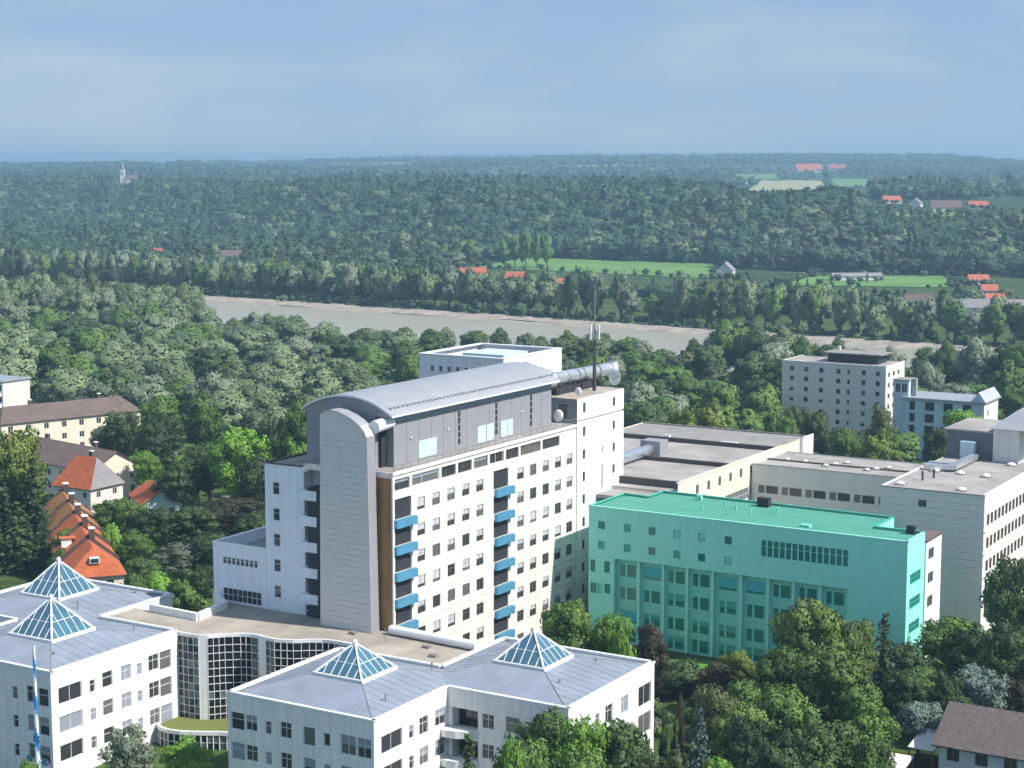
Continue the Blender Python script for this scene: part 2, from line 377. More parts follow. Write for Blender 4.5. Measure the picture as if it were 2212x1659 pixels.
# ------------------------------------------------------------------ terrain, river, fields, haze
def terrain_material():
    m = bpy.data.materials.new('terrain_ground'); m.use_nodes = True; t = m.node_tree; nd = t.nodes; lk = t.links
    p = nd['Principled BSDF']; p.inputs['Roughness'].default_value = 0.95; p.inputs['Specular IOR Level'].default_value = 0.1
    co = nd.new('ShaderNodeTexCoord')
    def nz(sc, det, lo, hi, c0, c1):
        n = nd.new('ShaderNodeTexNoise'); n.inputs['Scale'].default_value = sc; n.inputs['Detail'].default_value = det; lk.new(co.outputs['Object'], n.inputs['Vector'])
        r = nd.new('ShaderNodeValToRGB'); r.color_ramp.elements[0].position = lo; r.color_ramp.elements[1].position = hi
        r.color_ramp.elements[0].color = (*c0, 1); r.color_ramp.elements[1].color = (*c1, 1); lk.new(n.outputs['Fac'], r.inputs['Fac']); return r.outputs['Color']
    near = nz(0.12, 8, 0.38, 0.66, (0.030, 0.048, 0.018), (0.085, 0.145, 0.035))
    forest = nz(0.03, 9, 0.35, 0.68, (0.020, 0.044, 0.022), (0.060, 0.095, 0.040))
    patch = nz(0.0016, 3, 0.60, 0.62, (0, 0, 0), (1, 1, 1))
    fieldc = nz(0.0035, 1, 0.45, 0.55, (0.11, 0.21, 0.06), (0.27, 0.29, 0.15))
    far = nd.new('ShaderNodeMix'); far.data_type = 'RGBA'; lk.new(patch, far.inputs['Factor']); lk.new(forest, far.inputs['A']); lk.new(fieldc, far.inputs['B'])
    sx = nd.new('ShaderNodeSeparateXYZ'); lk.new(co.outputs['Object'], sx.inputs[0])
    mr = nd.new('ShaderNodeMapRange'); mr.inputs['From Min'].default_value = 1000; mr.inputs['From Max'].default_value = 1500; lk.new(sx.outputs['Y'], mr.inputs['Value'])
    mx_ = nd.new('ShaderNodeMix'); mx_.data_type = 'RGBA'; lk.new(mr.outputs[0], mx_.inputs['Factor']); lk.new(near, mx_.inputs['A']); lk.new(far.outputs['Result'], mx_.inputs['B'])
    lk.new(mx_.outputs['Result'], p.inputs['Base Color']); return m
M_terrain = terrain_material()
def make_terrain():
    rs = [15.0]
    while rs[-1] < 16000: rs.append(rs[-1] * 1.0175)
    angs = [R(-76 + 152 * k / 230) for k in range(231)]
    vs_, fs = [], []
    for r in rs:
        for a in angs:
            x, y = r * math.sin(a), r * math.cos(a); vs_.append((x, y, ground(x, y)))
    n = len(angs)
    for i in range(len(rs) - 1):
        for j in range(n - 1): fs.append((i * n + j, i * n + j + 1, (i + 1) * n + j + 1, (i + 1) * n + j))
    me = bpy.data.meshes.new('terrain'); me.from_pydata(vs_, [], fs); me.materials.append(M_terrain)
    me.polygons.foreach_set('use_smooth', [True] * len(fs)); me.update()
    return structure(link('terrain', me))
make_terrain()
def bank_pt(x, s):                       # point at distance s beyond the far bank line, abscissa x along the bank
    return Vector((x + 0.603 * s, 899 - 0.756 * x + 0.798 * s, 0))
def strip(name, srange, zf, m, x0=-900, x1=900, nx=180, wob=0.0):
    mb_v, mb_f = [], []; ns = len(srange)
    for i in range(nx + 1):
        x = x0 + (x1 - x0) * i / nx
        for j, s in enumerate(srange):
            k = wob * noise.noise((x * 0.03, j * 3.1, 1.0)) * (1 if 0 < j < ns - 1 else 0.6)
            p = bank_pt(x, s + k); mb_v.append((p.x, p.y, zf(j)))
    for i in range(nx):
        for j in range(ns - 1): mb_f.append((i * ns + j, (i + 1) * ns + j, (i + 1) * ns + j + 1, i * ns + j + 1))
    me = bpy.data.meshes.new(name); me.from_pydata(mb_v, [], mb_f); me.materials.append(m); me.update()
    return structure(link(name, me))
strip('river', [-140, -70, 8], lambda j: -9.2, M_water)
strip('gravel_bank', [-5, -2, 0, 4, 9, 14], lambda j: (-9.9, -9.15, -8.85, -8.3, -7.8, -7.5)[j], M_shore, wob=6.0)
strip('near_gravel_bank', [-146, -139, -133, -127], lambda j: (-6.2, -7.0, -8.8, -9.8)[j], M_shore, wob=6.0)
def draped(name, quad, m, n=10, lift=0.35, edge=0.0):
    c = [hit(*q) for q in quad]; v, f = [], []
    for i in range(n + 1):
        for j in range(n + 1):
            s, t = i / n, j / n
            p = c[0] * (1 - s) * (1 - t) + c[1] * s * (1 - t) + c[2] * s * t + c[3] * (1 - s) * t
            x, y = p.x, p.y; v.append((x, y, ground(x, y) + lift))
    for i in range(n):
        for j in range(n): f.append((i * (n + 1) + j, (i + 1) * (n + 1) + j, (i + 1) * (n + 1) + j + 1, i * (n + 1) + j + 1))
    me = bpy.data.meshes.new(name); me.from_pydata(v, [], f); me.materials.append(m); me.update()
    o = structure(link(name, me)); o['_quad'] = [q for p in c for q in (p.x, p.y)]; return o
FIELDS = []
def field(name, quad, m, **k):
    o = draped(name, quad, m, **k); q = list(o['_quad']); del o['_quad']
    FIELDS.append([(q[0], q[1]), (q[2], q[3]), (q[4], q[5]), (q[6], q[7])]); return o
def in_poly(x, y, poly):
    r = False; j = len(poly) - 1
    for i in range(len(poly)):
        xi, yi = poly[i]; xj, yj = poly[j]
        if (yi > y) != (yj > y) and x < (xj - xi) * (y - yi) / (yj - yi) + xi: r = not r
        j = i
    return r
field('meadow', [(1030, 578), (1545, 603), (1562, 573), (1130, 557)], M_field)
field('meadow', [(1680, 618), (2050, 622), (2050, 597), (1760, 597)], M_field)
field('meadow', [(0, 520), (30, 522), (38, 500), (0, 498)], M_field)
field('meadow', [(150, 545), (200, 548), (205, 530), (160, 528)], M_field)
field('meadow', [(640, 404), (760, 404), (775, 387), (700, 387)], M_field, lift=1.5)
field('meadow', [(2010, 468), (2090, 468), (2075, 457), (2015, 457)], M_field)
field('stubble_field', [(1600, 415), (1800, 415), (1780, 392), (1640, 390)], M_stubble, lift=1.5)
field('meadow', [(1800, 405), (1990, 408), (1960, 388), (1790, 388)], M_field, lift=1.5)
field('meadow', [(1560, 392), (1690, 392), (1680, 378), (1590, 378)], M_field, lift=2)

hz = MB(); hz.box(-16500, 16500, -400, 17000, -16.5, 118, M_dark)
hme = hz.mesh('haze'); hme.materials.clear()
M_haze = bpy.data.materials.new('haze_air'); M_haze.use_nodes = True; t_ = M_haze.node_tree; t_.nodes.clear()
ho = t_.nodes.new('ShaderNodeOutputMaterial'); pv = t_.nodes.new('ShaderNodeVolumePrincipled')
pv.inputs['Color'].default_value = (0.44, 0.72, 0.95, 1); pv.inputs['Density'].default_value = 0.00018; pv.inputs['Anisotropy'].default_value = 0.15
t_.links.new(pv.outputs['Volume'], ho.inputs['Volume'])
hme.materials.append(M_haze); haze = link('haze', hme); haze['kind'] = 'stuff'

# ------------------------------------------------------------------ hospital tower
T = Bld('hospital_tower', 'tall cream and white hospital tower with blue balconies and curved grey roof', 'building', (-138, 208))
zr = [27.0, 23.43, 19.85, 16.28, 12.7, 9.1, 5.5, 1.95]
B0 = -129.4
cols = [191.6, 195.27, 199.0, 202.8, 206.5, 217.8, 221.5, 225.25, 229.0, 232.6]
A0, A1 = 185.0, 234.75
# plain core behind the facade panels
T.box('core', -143.8, B0 - 0.25, A0 + 0.4, A1, 0, 28.7, M_dark)
T.box('core', -143.8, B0 - 0.12, A0 + 0.05, A1, 31.3, 31.7, M_cream)
for k, z in enumerate(zr):
    z0, z1 = z - 1.76, z + 1.76
    ops = []
    for c in cols:
        bl = rng.choice([0.45, 0.5, 0.55, 0.5, 0.6, 0.75, 0.0, 0.0]) if k < 3 else rng.choice([0.5, 0.5, 0.4, 0.0, 0.0, 0.8])
        ops.append(dict(u=c - A0 - 0.95, z=z - 0.85, w=1.9, h=1.7, kind=rng.choice(['two', 'two', 'asym', 'cross']), fm=M_brownframe, pm=rng.choice([M_glass, M_glass, M_glass2]), blind=bl, rev=0.2))
    for u, w_ in ((0.4, 3.9), (25.2, 4.1)):
        ops.append(dict(u=u, z=z - 1.3, w=w_, h=2.75, kind='two', rev=1.15, fm=M_brownframe, pm=M_glass2 if k == 0 else M_glass, blind=0.9 if (k == 0 and u < 5) else 0.0, rm=M_creamwall))
    T.facade((B0, A0), (B0, A1), z0, z1, M_cream, ops, part='wall_panel', own=True, thick=0.2)
    for u, w_ in ((0.2, 4.6), (25.4, 4.7)):       # blue curved balcony fronts
        if k > 6: continue
        if u < 1 and k > 5: continue
        q = MB(); pts = [(0.0, 0), (0.4, 0.15), (0.58, 0.6), (0.62, w_ - 1.0), (0.85, w_ - 0.25), (0.6, w_), (0.0, w_)]
        q.prism([(B0 + 0.01 + p[0] + 138, A0 + u + p[1] - 208) for p in pts], z - 2.4, z - 1.28, M_blue, bottom=True)
        q.build('balcony', T.root)
# top strip storey
ops = []
u = 0.5; ws = [3.5, 6.6, 3.6, 3.6, 3.7, 3.9, 3.6, 5.9, 5.2]
uu = 0.45
for wv in ws:
    ops.append(dict(u=uu, z=29.55, w=wv, h=1.55, kind=rng.choice(['two', 'asym', 'grid']) if wv > 5 else rng.choice(['two', 'asym']), rev=0.3, fm=M_brownframe if rng.random() < .5 else M_frame, pm=rng.choice([M_glass, M_glass2, M_glass2]), blind=rng.choice([0, 0, 0.35, 0.0]), bm=M_greyblind)); uu += wv + 0.55
T.facade((B0, A0), (B0, A1), 28.80, 31.3, M_cream, ops, part='wall_panel', own=True, thick=0.25)
T.box('parapet', -143.8, B0 + 0.12, A0 - 0.02, A1, 31.7, 32.1, M_cream)
# terrace roof + railing
T.box('terrace', -143.6, B0 - 0.2, A0 + 0.2, A1 - 0.1, 32.1, 32.16, M_gravel2)
rl = MB()
for i in range(26):
    y = A0 + 0.3 + i * 1.97; rl.box(B0 - 0.12 + 138, B0 - 0.07 + 138, y - 208, y + 0.05 - 208, 32.16, 33.0, M_rail)
for z in (32.5, 32.96): rl.box(B0 - 0.115 + 138, B0 - 0.075 + 138, A0 + 0.3 - 208, A1 - 208, z, z + 0.05, M_rail)
rl.build('railing', T.root)
# brown end panels
for k in range(8):
    T.box('brown_panel', -133.5, B0 - 0.27, A0 + 0.33, A0 + 0.40, 3.2 + k * 3.55, 3.2 + k * 3.55 + 3.5, M_brown, own=True)
T.box('wall', B0 - 0.245, B0 - 0.015, A0 + 0.02, A0 + 0.34, 0, 31.69, M_cream)
# grey fin with boards
FB = 183.0
nb = 34; hbd = (36.9 - 9.8) / nb
for k in range(nb):
    z = 9.8 + k * hbd; f = (z - 10) / 27.0
    T.box('cladding_board', -140.0 + 0.35 * f, -131.5 - 0.5 * f, FB - 0.06, FB, z + 0.015, z + hbd - 0.015, M_greyclad, own=True)
arc = [(-139.65, 36.9), (-139.6, 39.35), (-138.9, 39.85), (-137.8, 40.1), (-136.5, 39.95), (-135.0, 39.45), (-133.9, 38.9), (-133.0, 38.3), (-132.3, 37.6), (-131.95, 36.9)]
fin = MB(); X = lambda b: b + 138; Y = lambda a: a - 208
fin.poly([(X(b), Y(FB - 0.05), z) for b, z in reversed(arc)][::-1][::-1], M_greyclad)
for (b0, z0), (b1, z1) in zip(arc[1:-1], arc[2:]): fin.poly([(X(b0), Y(FB - 0.25), z0 + .05), (X(b1), Y(FB - 0.25), z1 + .05), (X(b1), Y(FB + 1.9), z1 + .05), (X(b0), Y(FB + 1.9), z0 + .05)], M_zinc)
fin.build('fin_top', T.root)
bd = MB(); bd.poly([(X(-139.98), Y(FB + .01), 9.5), (X(-131.5), Y(FB + .01), 9.5), (X(-131.95), Y(FB + .01), 36.9), (X(-139.65), Y(FB + .01), 36.9)], M_bandclad)
bd.poly([(X(-131.5), Y(FB + .01), 9.5), (X(-131.5), Y(FB + 1.7), 9.5), (X(-131.95), Y(FB + 1.7), 36.9), (X(-131.95), Y(FB + .01), 36.9)], M_bandclad)
bd.poly([(X(-131.95), Y(FB - .05), 36.9), (X(-131.95), Y(FB + 1.7), 36.9), (X(-132.3), Y(FB + 1.7), 37.6), (X(-132.3), Y(FB - .05), 37.6)], M_bandclad)
bd.poly([(X(-131.5), Y(FB + 1.7), 9.5), (X(-139.98), Y(FB + 1.7), 9.5), (X(-139.65), Y(FB + 1.7), 39.3), (X(-136), Y(FB + 1.7), 39.7), (X(-131.95), Y(FB + 1.7), 36.9)], M_bandclad)
bd.build('fin', T.root)
# penthouse with barrel roof
PB = -131.5; PA0, PA1 = 188.3, 230.6
T.box('penthouse_wall', -144.5, PB - 0.08, PA0 + 0.1, PA1, 32.16, 39.0, M_bandclad)
pw = 3.02
for k in range(14):
    T.box('cladding_panel', PB - 0.08, PB, PA0 + k * pw + 0.03, PA0 + (k + 1) * pw - 0.03, 32.2, 38.15, M_bandclad, own=True)
T.box('fascia', PB - 0.08, PB + 0.03, PA0, PA1, 38.2, 39.1, mat('fascia_bluegrey', (0.28, 0.31, 0.36), 0.5))
for a in (204.4, 214.4, 224.4):
    for k in range(5): T.box('vent_slot', PB + 0.0, PB + 0.05, a - 0.28, a + 0.28, 33.1 + k * 0.97, 33.1 + k * 0.97 + 0.78, M_dark, own=True)
for a0, a1 in ((194.2, 198.6), (209.2, 211.5), (211.7, 213.6), (215.6, 217.4), (217.5, 219.0)):
    T.box('louvre', PB + 0.0, PB + 0.06, a0, a1, 32.5, 34.9, M_paleblue, own=True)
for a in (192.3, 201.4, 221.5): 
    q = MB(); q.sphere((X(PB + 0.12), Y(a), 35.6), 0.16, 0.16, 0.16, M_whitetrim, 8, 6); q.build('wall_lamp', T.root, True)
def arch(n, b0, b1, z0, sag):
    c = (b1 - b0) / 2; r = (c * c + sag * sag) / (2 * sag); th = math.asin(c / r); out = []
    for k in range(n + 1):
        t = -th + 2 * th * k / n; out.append(((b0 + b1) / 2 + r * math.sin(t), z0 + r * math.cos(t) - (r - sag)))
    return out
ar = arch(22, -145.4, -130.3, 39.1, 2.35)
rf = MB()
for (b0, z0), (b1, z1) in zip(ar, ar[1:]):
    rf.poly([(X(b0), Y(186.3), z0 + .25), (X(b1), Y(186.3), z1 + .25), (X(b1), Y(231.2), z1 + .25), (X(b0), Y(231.2), z0 + .25)], M_zinc)
    rf.poly([(X(b0), Y(186.3), z0), (X(b0), Y(231.2), z0), (X(b1), Y(231.2), z1), (X(b1), Y(186.3), z1)], M_zinc)
    for a in (186.3, 231.2): rf.poly([(X(b0), Y(a), z0), (X(b1), Y(a), z1), (X(b1), Y(a), z1 + .25), (X(b0), Y(a), z0 + .25)], M_whitetrim)
for b, z in (ar[0], ar[-1]): rf.poly([(X(b), Y(186.3), z), (X(b), Y(231.2), z), (X(b), Y(231.2), z + .25), (X(b), Y(186.3), z + .25)], M_whitetrim)
rf.build('roof', T.root, False)
T.mb('penthouse_wall').poly([(X(b), Y(PA0 + 0.05), z) for b, z in ar], M_bandclad); T.mb('penthouse_wall').poly([(X(b), Y(PA1), z) for b, z in ar], M_bandclad)
gt = MB()
for k in range(44):                         # saw-edged blocks shaped after the zigzag glint near the eave
    a = 187.4 + k * 1.0; b, z = ar[-3]
    gt.box(X(b) - .25, X(b) + .25, Y(a), Y(a + .55), z + .27, z + .42, M_zinc)
gt.build('eave_glint_blocks', T.root)['kind'] = 'stuff'
dr = MB(); dr.tube((X(-132.0), Y(184.6), 38.0), (X(-132.0), Y(188.3), 38.3), 0.85, 0.85, M_whitetrim, 18); dr.build('duct', T.root, False)
T.box('end_wall', -144.6, -133.2, 186.55, PA0, 31.2, 39.3, M_bandclad); T.box('recess', -133.19, PB - 1.2, 187.2, PA0, 32.16, 38.6, M_dark)  # recess: near-black box standing in for the shade in the gap
T.mb('end_wall').poly([(X(b), Y(186.57), z) for b, z in ar], M_bandclad)
# white stair tower
T.box('stair_core', -142, B0 - 0.3, 235.1, 250.5, 0, 35.7, M_white)
zst = [34.4, 30.6, 27.0, 23.45, 19.85, 16.2, 12.6, 9.0, 5.4]
for z in zst:
    ops = [dict(u=2.3 - 0.45, z=z - 0.75, w=0.95, h=1.6, kind='plain', pm=M_glass), dict(u=12.3 - 0.45, z=z - 0.95, w=0.95, h=1.5, kind='plain', pm=M_glass)]
    top = 36.0 if z > 34 else z + 1.77
    T.facade((B0 + 0.06, 234.9), (B0 + 0.06, 250.6), z - 1.77, top, M_white, ops, part='wall_panel', own=True, thick=0.25)
T.box('vent_strip', B0 + 0.06, B0 + 0.1, 243.0, 243.4, 20.6, 24.6, M_rail, own=True)
T.box('vent_strip', B0 + 0.06, B0 + 0.1, 243.0, 243.4, 26.6, 27.6, M_rail, own=True)
T.facade((-134.5, 234.88), (B0 + 0.05, 234.88), 32.1, 36.0, M_bandclad, [dict(u=1.6, z=32.7, w=1.9, h=2.5, kind='plain', pm=M_glass2)], part='stair_head')
T.box('stair_roof', -142, B0 + 0.04, 234.95, 250.58, 35.72, 36.02, M_gravel)
# roof ducts
dk = MB(); dk.tube((X(-135.4), Y(236.5), 38.5), (X(-135.4), Y(256.2), 38.2), 1.05, 1.05, M_silver, 20); dk.build('ventilation_duct', T.root, False)
for a in (241.5, 246.8, 252.0):
    q = MB(); q.tube((X(-135.4), Y(a), 38.35), (X(-135.4), Y(a + .35), 38.35), 1.13, 1.13, M_rail, 20); q.build('duct_flange', T.root)
q = MB(); q.tube((X(-135.0), Y(257.2), 39.2), (X(-134.6), Y(257.4), 36.6), 0.95, 1.05, M_silver, 16); q.sphere((X(-134.6), Y(257.4), 36.5), 1.0, 1.0, 1.1, M_silver, 16, 10); q.build('duct_elbow', T.root, True)
q = MB()
for k in range(5): q.sphere((X(-137.6 + k * 0.75), Y(233.2 + k * 0.75), 40.4 - k * 0.42), 1.25, 1.25, 1.2, M_foil, 14, 10)
q.build('foil_wrapped_duct', T.root, True)
q = MB()
for a in (238, 242.5, 247, 251.5):
    for b in (-136.4, -134.2): q.box(X(b) - .08, X(b) + .08, Y(a), Y(a + .16), 36.0, 38.0, M_mast)
    q.box(X(-136.6), X(-134.0), Y(a - .02), Y(a + .18), 37.45, 37.6, M_mast)
q.box(X(-136.0), X(-134.2), Y(237), Y(249.5), 36.05, 37.1, M_dark)
q.build('duct_frame', T.root)
# white left wing with balcony stack
WA = 186.0
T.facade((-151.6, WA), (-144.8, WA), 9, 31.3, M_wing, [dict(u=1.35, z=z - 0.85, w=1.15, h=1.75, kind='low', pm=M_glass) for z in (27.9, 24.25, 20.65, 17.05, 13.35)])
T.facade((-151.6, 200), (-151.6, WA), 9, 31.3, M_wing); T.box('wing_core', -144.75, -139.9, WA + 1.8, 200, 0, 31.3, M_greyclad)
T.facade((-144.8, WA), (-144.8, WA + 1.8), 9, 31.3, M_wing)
T.box('wing_roof', -151.5, -140, WA + 0.1, 200, 31.0, 31.2, M_gravel)
T.box('coping', -151.75, -144.7, WA - 0.12, WA + 0.25, 31.3, 31.5, M_brownroof); T.box('coping', -151.75, -151.4, WA + 0.25, 200, 31.3, 31.5, M_brownroof)
for k, z in enumerate((28.5, 24.95, 21.35, 17.75, 14.1)):
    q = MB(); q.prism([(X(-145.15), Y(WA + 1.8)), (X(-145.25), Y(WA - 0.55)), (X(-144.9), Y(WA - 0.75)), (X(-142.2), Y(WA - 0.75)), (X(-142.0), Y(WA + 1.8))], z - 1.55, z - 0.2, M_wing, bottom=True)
    q.build('balcony', T.root)
    T.window((-144.7, WA + 1.8), (1, 0), 1.2, z - 0.2, 1.4, 2.0, 'plain', M_brownframe, M_glass, 0.02)
q = MB(); q.sphere((X(-144.3), Y(WA - 0.1), 31.2), 0.55, 0.55, 0.45, M_whitetrim, 12, 8); q.build('roof_vent', T.root, True)
T.window((-144.9, WA + 0.1), (1, 0), 0.05, 9.8, 2.85, 2.4, 'grid', M_whitetrim, M_glass, 0.02)
# lower left wing
ops = row([1.75 + k * 0.8 for k in range(8)], 16.2, 0.68, 1.05, kind='low', pm=M_glass) + [dict(u=1.7, z=10.9, w=6.9, h=1.9, kind='grid', fm=M_whitetrim, pm=M_glass)]
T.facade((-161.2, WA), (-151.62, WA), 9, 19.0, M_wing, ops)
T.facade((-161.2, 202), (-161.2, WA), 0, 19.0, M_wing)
T.box('wing_roof', -161.0, -151.6, WA + 0.4, 202, 17.4, 17.6, M_gravel2)
for q in ((-161.35, -151.65, WA - 0.05, WA + 0.35), (-161.35, -160.8, WA + 0.35, 202), (-160.8, -151.7, 201.6, 202)):
    T.box('coping', q[0], q[1], q[2], q[3], 19.0, 19.25, M_whitetrim)
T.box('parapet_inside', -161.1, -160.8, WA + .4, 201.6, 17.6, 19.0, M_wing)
T.done()
def satellite_dish(b, a, z, r, label, tilt):
    t = thing('satellite_dish', label, 'satellite dish', W(b, a, z - r * 1.2), -AL, 'satellite dishes on the hospital tower')
    q = MB(); q.sphere((0, 0, 0), r, r, r * 0.35, M_whitetrim, 16, 6, 0.0, 0.5); o = q.build('dish', t, True); o.location = (0, 0, r * 1.2); o.rotation_euler = (tilt, 0, R(-10))
    q = MB(); q.tube((0, 0, 0), (0, 0, r * 1.1), 0.06, 0.06, M_mast, 8); q.build('stand', t)
satellite_dish(-130.6, 237.5, 36.9, 0.65, 'bright white dish at the near corner of the white stair tower roof', R(75))
satellite_dish(-130.7, 231.4, 33.8, 0.95, 'tall white dish on the terrace beside the grey stair head', R(80))
t = thing('antenna_mast', 'tall dark antenna mast on the white stair tower roof', 'antenna mast', W(-132, 245.4, 36.02), -AL)
q = MB(); q.tube((0, 0, 0), (0, 0, 8), 0.34, 0.24, M_mast, 10); q.tube((0, 0, 8), (0, 0, 17.5), 0.12, 0.05, M_rail, 8); q.build('pole', t)
for k, (dx, dy) in enumerate(((0.75, 0), (-0.45, 0.6), (-0.45, -0.6))):
    q = MB(); q.box(dx - .14, dx + .14, dy - .12, dy + .12, 8.3, 10.6, M_whitetrim); q.box(min(0, dx), max(0, dx), dy - .04, dy + .04, 9.2, 9.3, M_rail); q.build('panel_antenna', t)

# rear tower block
Q = Bld('rear_tower_block', 'white block with recessed roof rising behind the curved grey roof', 'building', (-153, 247))
ops = row([2.2 + k * 1.65 for k in range(8)], 38.3, 0.7, 1.0, kind='plain', pm=M_glass2)
Q.facade((-160.9, 238), (-144.6, 238), 0, 41, M_white, ops); Q.facade((-144.6, 238), (-144.6, 257), 0, 41, M_white); Q.facade((-160.9, 257), (-160.9, 238), 0, 41, M_white); Q.facade((-144.6, 257), (-160.9, 257), 0, 41, M_white)
for q in ((-161.0, -144.5, 237.9, 238.7), (-161.0, -144.5, 256.2, 257.1), (-161.0, -160.2, 238.7, 256.2), (-145.3, -144.5, 238.7, 256.2)): Q.box('coping', *q, 41.0, 41.2, M_whitetrim)
Q.box('roof', -160.2, -145.3, 238.7, 256.2, 39.6, 39.8, M_slate)
Q.box('plant_box', -157.5, -149.5, 246, 254, 39.8, 40.7, M_paleblue); Q.box('plant_box', -149.0, -146.2, 240, 247, 39.8, 40.5, M_rail)
for x in range(14): Q.box('railing', -160.9 + x * 1.2, -160.84 + x * 1.2, 256.9, 256.96, 41.2, 42.0, M_rail)
Q.done()

# ------------------------------------------------------------------ podium with wavy curtain wall
D = Bld('podium_building', 'low gravel roofed link with wavy glass wall at the foot of the tower', 'building', (-145, 178))
curve = [(-154.0, 170.3), (-152.3, 170.3), (-150.6, 170.5), (-149.5, 171.0), (-148.0, 172.7), (-146.4, 174.0), (-145.0, 174.5), (-143.8, 174.5), (-142.3, 174.2), (-140.8, 174.1), (-138.4, 175.0), (-136.8, 176.3), (-135.3, 177.2), (-133.6, 177.5), (-130.6, 177.4)]
outline = [(-167.6, 170.3)] + curve + [(-130.6, 174.5), (-114.9, 174.5), (-114.9, 183.4), (-129.3, 184.9), (-131, 185.9), (-161.1, 185.9), (-156.8, 183.0), (-155.8, 176.2), (-164.6, 176.6), (-167.6, 176.9)]
ld = [D.L(p) for p in outline]
pm_ = MB(); pm_.poly([(p[0], p[1], 10.7) for p in ld], M_gravel); pm_.build('roof', D.root)
kinds = ['d', 'f', 'w', 'd', 'd', 'd', 'd', 'w', 'd', 'd', 'd', 'd', 'f', 'd']
cw = MB(); ncol_tot = 0
rows_z = [-1.1 + 1.0364 * k for k in range(12)]
for (p, q_), kd in zip(zip(curve, curve[1:]), kinds):
    p = Vector(D.L(p)); q_ = Vector(D.L(q_)); Ln = (q_ - p).length; d = (q_ - p) / Ln; inn = Vector((-d.y, d.x))
    P3 = lambda u, z, y=0.0: (p.x + d.x * u + inn.x * y, p.y + d.y * u + inn.y * y, z)
    cw.poly([P3(0, 10.3), P3(Ln, 10.3), P3(Ln, 10.75), P3(0, 10.75)], M_whitetrim)
    cw.poly([P3(0, 10.75, 0), P3(Ln, 10.75, 0), P3(Ln, 10.75, 0.35), P3(0, 10.75, 0.35)], M_whitetrim)
    if kd == 'w':
        wp = MB(); wp.poly([P3(0, -1.2), P3(Ln, -1.2), P3(Ln, 10.3), P3(0, 10.3)], M_white); wp.build('white_panel', D.root)
        continue
    n = max(1, round(Ln / 0.85))
    for k in range(n + 1):
        u = Ln * k / n; u0, u1 = max(0, u - .032), min(Ln, u + .032)
        cw.poly([P3(u0, -1.2, -.05), P3(u1, -1.2, -.05), P3(u1, 10.3, -.05), P3(u0, 10.3, -.05)], M_whitetrim)
        cw.poly([P3(u1, -1.2, -.05), P3(u1, -1.2, .1), P3(u1, 10.3, .1), P3(u1, 10.3, -.05)], M_whitetrim)
        cw.poly([P3(u0, -1.2, .1), P3(u0, -1.2, -.05), P3(u0, 10.3, -.05), P3(u0, 10.3, .1)], M_whitetrim)
    for z in rows_z[:-1]:
        cw.poly([P3(0, z - .03, -.04), P3(Ln, z - .03, -.04), P3(Ln, z + .03, -.04), P3(0, z + .03, -.04)], M_whitetrim)
        cw.poly([P3(0, z + .03, -.04), P3(Ln, z + .03, -.04), P3(Ln, z + .03, .1), P3(0, z + .03, .1)], M_whitetrim)
    for j in range(len(rows_z) - 1):
        for k in range(n):
            u0, u1 = Ln * k / n + .04, Ln * (k + 1) / n - .04; dy = rng.uniform(-.012, .012); dz = rng.uniform(-.012, .012)
            g = MB(); mm = M_glassd if kd == 'd' and not (j in (2, 3) and rng.random() < .6) else M_glassg
            if kd == 'd' and j >= 4: mm = M_glassd
            if kd == 'f' and rng.random() < 0.75: mm = M_glassd
            g.poly([P3(u0, rows_z[j] + .04, .05 + dy), P3(u1, rows_z[j] + .04, .05 - dy), P3(u1, rows_z[j + 1] - .04, .05 + dz), P3(u0, rows_z[j + 1] - .04, .05 + dz)], mm); g.build('pane', D.root)
cw.build('curtain_frame', D.root)
# parapets on the link roof
def rounded_bar(mb, p0, p1, z, r, m, n=12):
    mb.tube((p0[0], p0[1], z), (p1[0], p1[1], z), r, r, m, n)
q = MB(); rounded_bar(q, D.L((-129.2, 184.0)), D.L((-115.2, 183.1)), 11.35, 0.62, M_whitetrim, 14); q.build('rounded_parapet', D.root)
for p0, p1 in (((-164.6, 176.6), (-155.6, 176.1)), ((-155.6, 176.1), (-156.7, 183.2)), ((-156.7, 183.2), (-160.8, 185.8))):
    p = Vector(D.L(p0)); q_ = Vector(D.L(p1)); d = (q_ - p).normalized(); nn = Vector((-d.y, d.x)) * 0.3
    q = MB(); q.prism([p - nn, q_ - nn, q_ + nn, p + nn], 9.6, 11.75, M_white, M_whitetrim); q.build('parapet', D.root)
q = MB(); q.tube((*D.L((-127.7, 180.6)), 10.7), (*D.L((-127.7, 180.6)), 12.6), .05, .05, M_rail, 6); q.build('vent_pipe', D.root)
for p in ((-118.5, 178.0), (-133.5, 181.5), (-121.5, 181.0)):
    q = MB(); x, y = D.L(p); q.box(x - .5, x + .5, y - .4, y + .4, 10.7, 11.05, M_rail); q.build('roof_hatch', D.root)
D.done()
